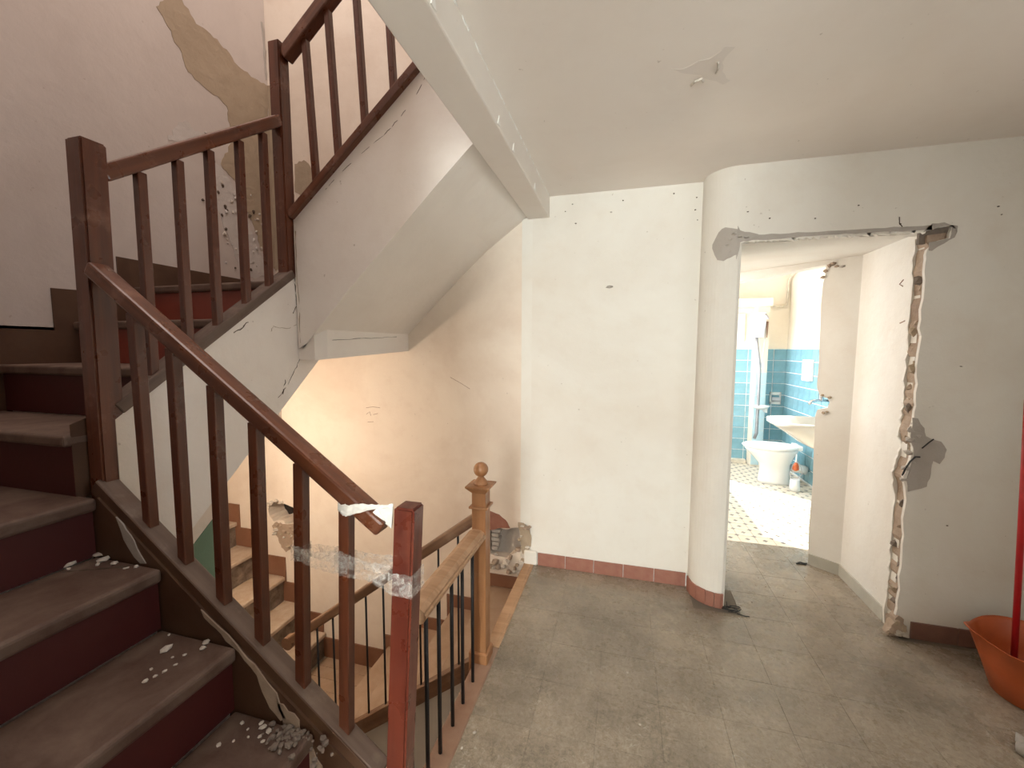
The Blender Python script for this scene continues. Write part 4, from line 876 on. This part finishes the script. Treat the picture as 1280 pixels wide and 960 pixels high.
# ------------------------------------------------------------------ bathroom
YR = 6.05; XR = 2.03
struct('wall_bath_back', box(B(), 0.30, 2.20, YR, YR + 0.1, -0.02, 2.6), 'bathwall')
wbr = struct('wall_bath_right', box(B(), XR, XR + 0.1, 3.0, YR, -0.02, 2.6), 'bathwall')
struct('wall_bath_near', box(B(), 1.43, 2.03, 3.13, 3.23, -0.02, 2.6), 'bathwall')
bm = B(); box(bm, 0.40, 0.50, 3.85, YR, -0.02, 0.75); box(bm, 0.40, 0.50, 3.85, YR, 2.30, 2.6); box(bm, 0.40, 0.50, 3.85, 4.15, 0.75, 2.30); box(bm, 0.40, 0.50, 5.80, YR, 0.75, 2.30)
struct('wall_bath_left', bm, 'bathwall')
bm = B(); box(bm, 0.43, 0.47, 4.15, 5.80, 0.75, 0.80); box(bm, 0.43, 0.47, 4.15, 5.80, 2.25, 2.30)
for k in range(12): box(bm, 0.444, 0.456, 4.15 + k * 0.15 - 0.006, 4.15 + k * 0.15 + 0.006, 0.80, 2.25)
w2 = struct('window_2', bm, 'whiteplastic')
struct('ceiling_bath', box(B(), 0.30, 2.2, 3.10, YR + 0.1, 2.6, 2.7), 'bathwall')
fb = struct('floor_bath', box(B(), 0.40, 2.05, 3.474, YR, -0.26, -0.003), 'greyskirt')
ft = tile_mesh(0.1205, 0.005, 0.001, 'floor_tile', 'floortile')
bm_d = B()
for i in range(13):
    for j in range(21):
        x = 0.49 + i * 0.125; y = 3.536 + j * 0.125
        if x / y < 0.225 or x / y > 0.44 or y > YR - .03: continue
        o = bpy.data.objects.new('floor_tile', ft); COL.objects.link(o); o.parent = fb; o.location = (x, y, -0.005); 
        s = 0.019
        prism(bm_d, [(x + 0.0625 - s, y + 0.0625, -0.001), (x + 0.0625, y + 0.0625 - s, -0.001), (x + 0.0625 + s, y + 0.0625, -0.001), (x + 0.0625, y + 0.0625 + s, -0.001)], (0, 0, 0.0022))
        prism(bm_d, [(x - s, y, -0.001), (x, y - s, -0.001), (x + s, y, -0.001), (x, y + s, -0.001)], (0, 0, 0.0022))
struct('tile_dots', bm_d, 'dot', fb)['kind'] = 'stuff'
# blue wall tiles
wbb = bpy.data.objects['wall_bath_back']
struct('tile_grout', box(B(), 0.9, XR, YR - 0.003, YR + 0.001, 0, 1.522), 'grout', wbb)
bt = B(); box(bt, -0.0705, 0.0705, -0.006, 0, -0.0705, 0.0705, 0.001); bte = bpy.data.meshes.new('wall_tile'); bt.to_mesh(bte); bt.free(); bte.materials.append(M['bluetile'])
for i in range(6):
    for j in range(10):
        x = XR - 0.076 - i * 0.15
        o = bpy.data.objects.new('wall_tile', bte); COL.objects.link(o); o.parent = wbb; o.location = (x, YR - 0.003, 1.446 - j * 0.15)
struct('tile_grout', box(B(), XR - 0.003, XR + 0.001, 3.25, YR, 0, 1.522), 'grout', wbr)
for i in range(13):
    for j in range(10):
        y = YR - 0.082 - i * 0.15
        o = bpy.data.objects.new('wall_tile', bte); COL.objects.link(o); o.parent = wbr; o.rotation_euler = (0, 0, math.pi / 2); o.location = (XR - 0.003, y, 1.446 - j * 0.15)
        o.rotation_euler = (0, 0, -math.pi / 2)
# boxed shaft column, shelf, high cistern and flush pipe
bm = B(); box(bm, 1.62, 1.755, 5.86, YR - 0.008, 0, 2.06); col_ = struct('shaft_column', bm, 'bathwall'); 
ct = B(); box(ct, -0.064, 0.064, -0.006, 0, -0.073, 0.073, 0.001); cte = bpy.data.meshes.new('wall_tile'); ct.to_mesh(cte); ct.free(); lt = plain('sunlit_blue_tile', (0.55, 0.74, 0.80), 0.15, var=0.06, sc=8, bstr=0.02); cte.materials.append(lt)  # paler blue puts sunlight on the column into the tile colour
for j in range(8):
    o = bpy.data.objects.new('wall_tile', cte); COL.objects.link(o); o.parent = col_; o.location = (1.6875, 5.86, 1.146 - j * 0.15)
struct('box_beam', box(B(), 0.60, 1.765, 5.80, YR - 0.001, 2.05, 2.15), 'bathwall')
w3 = struct('window_3', box(B(), 1.28, 1.52, YR - 0.03, YR - 0.001, 1.62, 1.98, 0.004), 'whiteplastic')
struct('frosted_pane', box(B(), 1.31, 1.49, YR - 0.034, YR - 0.028, 1.65, 1.95), 'ceramic', w3)
ci = empty('high_cistern', (1.60, 5.80, 1.60), 'tapered pale grey high-level cistern below the box beam in the bathroom', 'cistern')
bm = B(); hexa(bm, [(1.565, 5.74, 1.66), (1.665, 5.74, 1.66), (1.665, 5.85, 1.66), (1.565, 5.85, 1.66), (1.525, 5.70, 1.92), (1.675, 5.70, 1.92), (1.675, 5.85, 1.92), (1.525, 5.85, 1.92)]); build('tank', bm, 'greyplastic', ci)
bm = B(); hexa(bm, [(1.52, 5.69, 1.92), (1.68, 5.69, 1.92), (1.68, 5.86, 1.92), (1.52, 5.86, 1.92), (1.54, 5.71, 1.97), (1.66, 5.71, 1.97), (1.66, 5.85, 1.97), (1.54, 5.85, 1.97)]); build('lid', bm, 'whiteplastic', ci)
build('valve', tube(B(), [(1.66, 5.70, 1.94), (1.66, 5.66, 1.92), (1.68, 5.66, 1.88)], 0.012, 8), 'steel', ci)
build('flush_pipe', tube(B(), [(1.60, 5.80, 1.66), (1.61, 5.80, 1.58), (1.635, 5.79, 1.40), (1.65, 5.78, 1.24), (1.652, 5.78, 0.95), (1.652, 5.78, 0.45), (1.63, 5.78, 0.38)], 0.018, 10), 'steel', ci, smooth=True)
build('chain', tube(B(), [(1.70, 5.80, 1.86), (1.69, 5.79, 1.6), (1.675, 5.79, 1.42), (1.66, 5.78, 1.28)], 0.005, 6), 'steel', ci)
build('lever', tube(B(), [(1.715, 5.80, 1.86), (1.715, 5.80, 1.66)], [0.014, 0.006], 8), 'curb', ci)
sd = empty('soap_dish', (1.66, 5.72, 0.80), 'small white ceramic soap dish on the shaft column over the toilet', 'soap dish')
build('dish', lathe(B(), [(0.02, 0.76), (0.075, 0.79), (0.088, 0.815), (0.080, 0.815), (0.060, 0.80), (0.01, 0.795)], (1.665, 5.72, 0), 20, 1.2, 0.7), 'ceramic', sd, smooth=True)
build('bracket', box(B(), 1.73, 1.752, 5.74, 5.85, 0.72, 0.80, 0.004), 'ceramic', sd)
th = empty('paper_holder', (1.90, 6.0, 0.9), 'square white ceramic toilet paper holder set in the blue tiles', 'paper holder')
bm = B(); box(bm, 1.855, 1.985, YR - 0.03, YR - 0.006, 0.80, 0.835, 0.004); box(bm, 1.855, 1.985, YR - 0.03, YR - 0.006, 0.925, 0.96, 0.004); box(bm, 1.855, 1.872, YR - 0.03, YR - 0.006, 0.80, 0.96, 0.004); box(bm, 1.968, 1.985, YR - 0.03, YR - 0.006, 0.80, 0.96, 0.004); build('frame', bm, 'ceramic', th)
build('roller', tube(B(), [(1.872, YR - 0.03, 0.865), (1.968, YR - 0.03, 0.865)], 0.03, 14), 'greyplastic', th)
pp = B(); tube(pp, [(2.005, 5.2, 2.52), (2.005, 5.6, 2.50), (2.005, 5.90, 2.45), (2.003, 5.97, 2.43), (1.995, 6.02, 2.38), (1.995, 6.03, 2.12), (1.985, 6.03, 2.08), (1.95, 6.03, 2.065), (1.77, 6.03, 2.065), (1.70, 5.98, 2.03), (1.62, 5.88, 1.99)], 0.013, 10)
tag(build('water_pipe', pp, 'pipe', smooth=True), 'cream painted water pipe bending down the bathroom corner above the blue tiles', 'pipe')
# toilet, bowl pointing left
wc_ = empty('toilet', (1.68, 5.2, 0), 'white ceramic toilet standing on the patterned bathroom floor', 'toilet')
def ell(bm, secs, seg=28):
    rings = []
    for (cx, rx, ry, z, sq) in secs:
        r_ = []
        for k in range(seg):
            a = 2 * math.pi * k / seg; ca, sa = math.cos(a), math.sin(a)
            x = cx + rx * (abs(ca) ** (2 / sq)) * (1 if ca > 0 else -1); y = 5.2 + ry * (abs(sa) ** (2 / sq)) * (1 if sa > 0 else -1)
            r_.append(bm.verts.new((x, y, z)))
        rings.append(r_)
    for a, b in zip(rings, rings[1:]):
        for k in range(seg): bm.faces.new((a[k], a[(k + 1) % seg], b[(k + 1) % seg], b[k]))
    bm.faces.new(rings[0][::-1]); bm.faces.new(rings[-1]); return bm
build('pedestal', ell(B(), [(1.685, 0.165, 0.115, 0.0, 2.6), (1.685, 0.160, 0.105, 0.03, 2.6), (1.685, 0.150, 0.10, 0.14, 2.5), (1.68, 0.155, 0.105, 0.22, 2.4), (1.665, 0.20, 0.135, 0.29, 2.2), (1.645, 0.25, 0.17, 0.36, 2.2), (1.64, 0.275, 0.185, 0.40, 2.2), (1.64, 0.25, 0.16, 0.40, 2.2), (1.64, 0.20, 0.12, 0.33, 2.1), (1.66, 0.08, 0.06, 0.25, 2)]), 'ceramic', wc_, smooth=True)
build('seat', ell(B(), [(1.635, 0.27, 0.185, 0.402, 2.1), (1.633, 0.285, 0.195, 0.415, 2.1), (1.633, 0.285, 0.195, 0.425, 2.1), (1.635, 0.27, 0.185, 0.435, 2.1), (1.635, 0.20, 0.12, 0.432, 2.0), (1.635, 0.19, 0.11, 0.415, 2.0)]), 'whiteplastic', wc_, smooth=True)
build('outlet', tube(B(), [(1.86, 5.2, 0.18), (1.93, 5.2, 0.18), (2.0, 5.2, 0.16)], 0.05, 14), 'ceramic', wc_, smooth=True)
build('hinge_block', box(B(), 1.87, 1.925, 5.10, 5.30, 0.395, 0.45, 0.01, 2), 'ceramic', wc_)
tr = empty('toilet_brush', (1.80, 4.93, 0), 'orange and white toilet brush in a wire stand right of the toilet', 'brush')
build('brush_cup', lathe(B(), [(0.04, 0.0), (0.05, 0.01), (0.042, 0.13), (0.038, 0.13), (0.035, 0.02)], (1.80, 4.93, 0), 16), 'whiteplastic', tr, smooth=True)
build('wire_stand', tube(B(), [(1.77, 4.93, 0.13), (1.745, 4.93, 0.20), (1.78, 4.93, 0.30), (1.81, 4.93, 0.33), (1.85, 4.93, 0.26), (1.865, 4.93, 0.19), (1.83, 4.93, 0.15)], 0.004, 6), 'steel', tr)
build('orange_head', lathe(B(), [(0.012, 0.22), (0.032, 0.235), (0.028, 0.28), (0.012, 0.31)], (1.80, 4.93, 0), 14), 'orange', tr, smooth=True)
build('handle', tube(B(), [(1.80, 4.93, 0.30), (1.80, 4.93, 0.40)], 0.006, 8), 'whiteplastic', tr)
# wash basin on the right wall
bs = empty('wash_basin', (1.75, 4.2, 0.8), 'white ceramic wash basin on the right bathroom wall, half hidden by the broken partition', 'basin')
def rr(cx, cy, rx, ry, z, sq=4, seg=32):
    o = []
    for k in range(seg):
        a = 2 * math.pi * k / seg; ca, sa = math.cos(a), math.sin(a)
        o.append((cx + rx * (abs(ca) ** (2 / sq)) * (1 if ca > 0 else -1), cy + ry * (abs(sa) ** (2 / sq)) * (1 if sa > 0 else -1), z))
    return o
bm = B(); rings = [[bm.verts.new(p) for p in rr(*a)] for a in [(1.80, 4.25, 0.10, 0.10, 0.60), (1.78, 4.25, 0.20, 0.17, 0.66), (1.74, 4.25, 0.30, 0.25, 0.76), (1.70, 4.25, 0.37, 0.29, 0.83), (1.70, 4.25, 0.37, 0.29, 0.865), (1.70, 4.25, 0.34, 0.265, 0.87), (1.69, 4.25, 0.30, 0.22, 0.865), (1.71, 4.25, 0.22, 0.17, 0.78), (1.73, 4.25, 0.08, 0.06, 0.72)]]
for a, b in zip(rings, rings[1:]):
    for k in range(32): bm.faces.new((a[k], a[(k + 1) % 32], b[(k + 1) % 32], b[k]))
bm.faces.new(rings[0][::-1]); bm.faces.new(rings[-1])
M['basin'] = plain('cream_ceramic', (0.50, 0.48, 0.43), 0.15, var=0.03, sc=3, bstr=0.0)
build('bowl', bm, 'basin', bs, smooth=True)
build('mounting', box(B(), 1.90, 2.02, 4.10, 4.40, 0.62, 0.84, 0.01), 'ceramic', bs)
tpq = empty('wall_tap', (2.0, 4.55, 0.98), 'chrome wall tap above the wash basin', 'tap')
build('spout', tube(B(), [(2.02, 4.80, 1.0), (1.90, 4.78, 1.0), (1.84, 4.76, 0.99), (1.82, 4.76, 0.96)], 0.016, 10), 'chrome', tpq, smooth=True)
build('knob', tube(B(), [(1.93, 4.78, 1.0), (1.93, 4.78, 1.07)], [0.02, 0.026], 10), 'chrome', tpq)
tb = empty('towel_box', (2.0, 5.29, 1.25), 'white box with grey panel on the sunlit bathroom tiles', 'dispenser')
build('case', box(B(), XR - 0.06, XR - 0.006, 5.22, 5.40, 1.16, 1.40, 0.006), 'whiteplastic', tb); build('panel', box(B(), XR - 0.066, XR - 0.06, 5.25, 5.37, 1.22, 1.36, 0.002), 'greyplastic', tb)
tl = B(); prism(tl, [(1.97, 4.60, 0.25), (1.97, 4.68, 0.22), (1.97, 4.69, 0.45), (1.97, 4.61, 0.47)], (0.03, 0, 0)); tag(build('red_rag', tl, 'redplastic'), 'narrow red rag hanging below the basin at the partition edge', 'rag')
# skirting step at bathroom back wall
bx = empty('pipe_boxing', (1.5, 5.98, 0), 'low beige boxing along the foot of the blue tiled bathroom wall', 'boxing')
build('boxing_panel', box(B(), 0.9, 1.60, 5.97, YR - 0.006, 0, 0.05, 0.004), 'pipe', bx)

# ------------------------------------------------------------------ bucket and broom on the right
bk = empty('bucket', (1.742, 2.185, 0), 'orange plastic bucket with a pouring lip on the floor at right', 'bucket')
bm = B(); cx, cy = 1.742, 2.185; seg = 48; prof = [(0.115, 0.0), (0.125, 0.006), (0.165, 0.13), (0.188, 0.245), (0.197, 0.252), (0.195, 0.256), (0.183, 0.247), (0.160, 0.13), (0.118, 0.012), (0.02, 0.010)]
rings = []
for pi_, (r, z) in enumerate(prof):
    ring_ = []
    for k in range(seg):
        a = 2 * math.pi * k / seg; d = math.atan2(math.sin(a - R(170)), math.cos(a - R(170))); lip = math.exp(-(d / 0.26) ** 2)
        f = max(0, (z - 0.17) / 0.085); rad = r + 0.038 * lip * f * f; zz = z + 0.020 * lip * f - 0.010 * f * math.exp(-((abs(d) - 0.75) / 0.35) ** 2)
        ring_.append(bm.verts.new((cx + rad * math.cos(a), cy + rad * math.sin(a), zz)))
    rings.append(ring_)
for a, b in zip(rings, rings[1:]):
    for k in range(seg): bm.faces.new((a[k], a[(k + 1) % seg], b[(k + 1) % seg], b[k]))
bm.faces.new(rings[0][::-1]); bm.faces.new(rings[-1])
build('bucket_body', bm, 'orange', bk, smooth=True)
mp = empty('mop', (1.72, 2.2, 0.03), 'red-handled mop standing in the orange bucket at the right edge', 'mop')
build('handle', tube(B(), [(1.680, 2.20, 0.10), (1.650, 2.20, 0.80), (1.628, 2.20, 1.30)], 0.011, 12), 'redplastic', mp, smooth=True)
bm = B()
for i in range(18):
    a = i * 0.35; tube(bm, [(1.682, 2.20, 0.14), (1.682 + 0.02 * math.cos(a), 2.20 + 0.02 * math.sin(a), 0.11), (1.682 + 0.05 * math.cos(a), 2.20 + 0.05 * math.sin(a), 0.03)], 0.006, 6)
build('mop_strings', bm, 'cloth', mp)
bm = B()
for i in range(5): chunk(bm, (1.475 + 0.016 * i, 1.865 + 0.012 * (i % 3), 0.02 + 0.010 * (i % 2)), 0.034, 950 + i, 0.8)
tag(build('rag', bm, 'greyplaster', smooth=True), 'dirty pale rag on the floor in front of the orange bucket', 'rag')
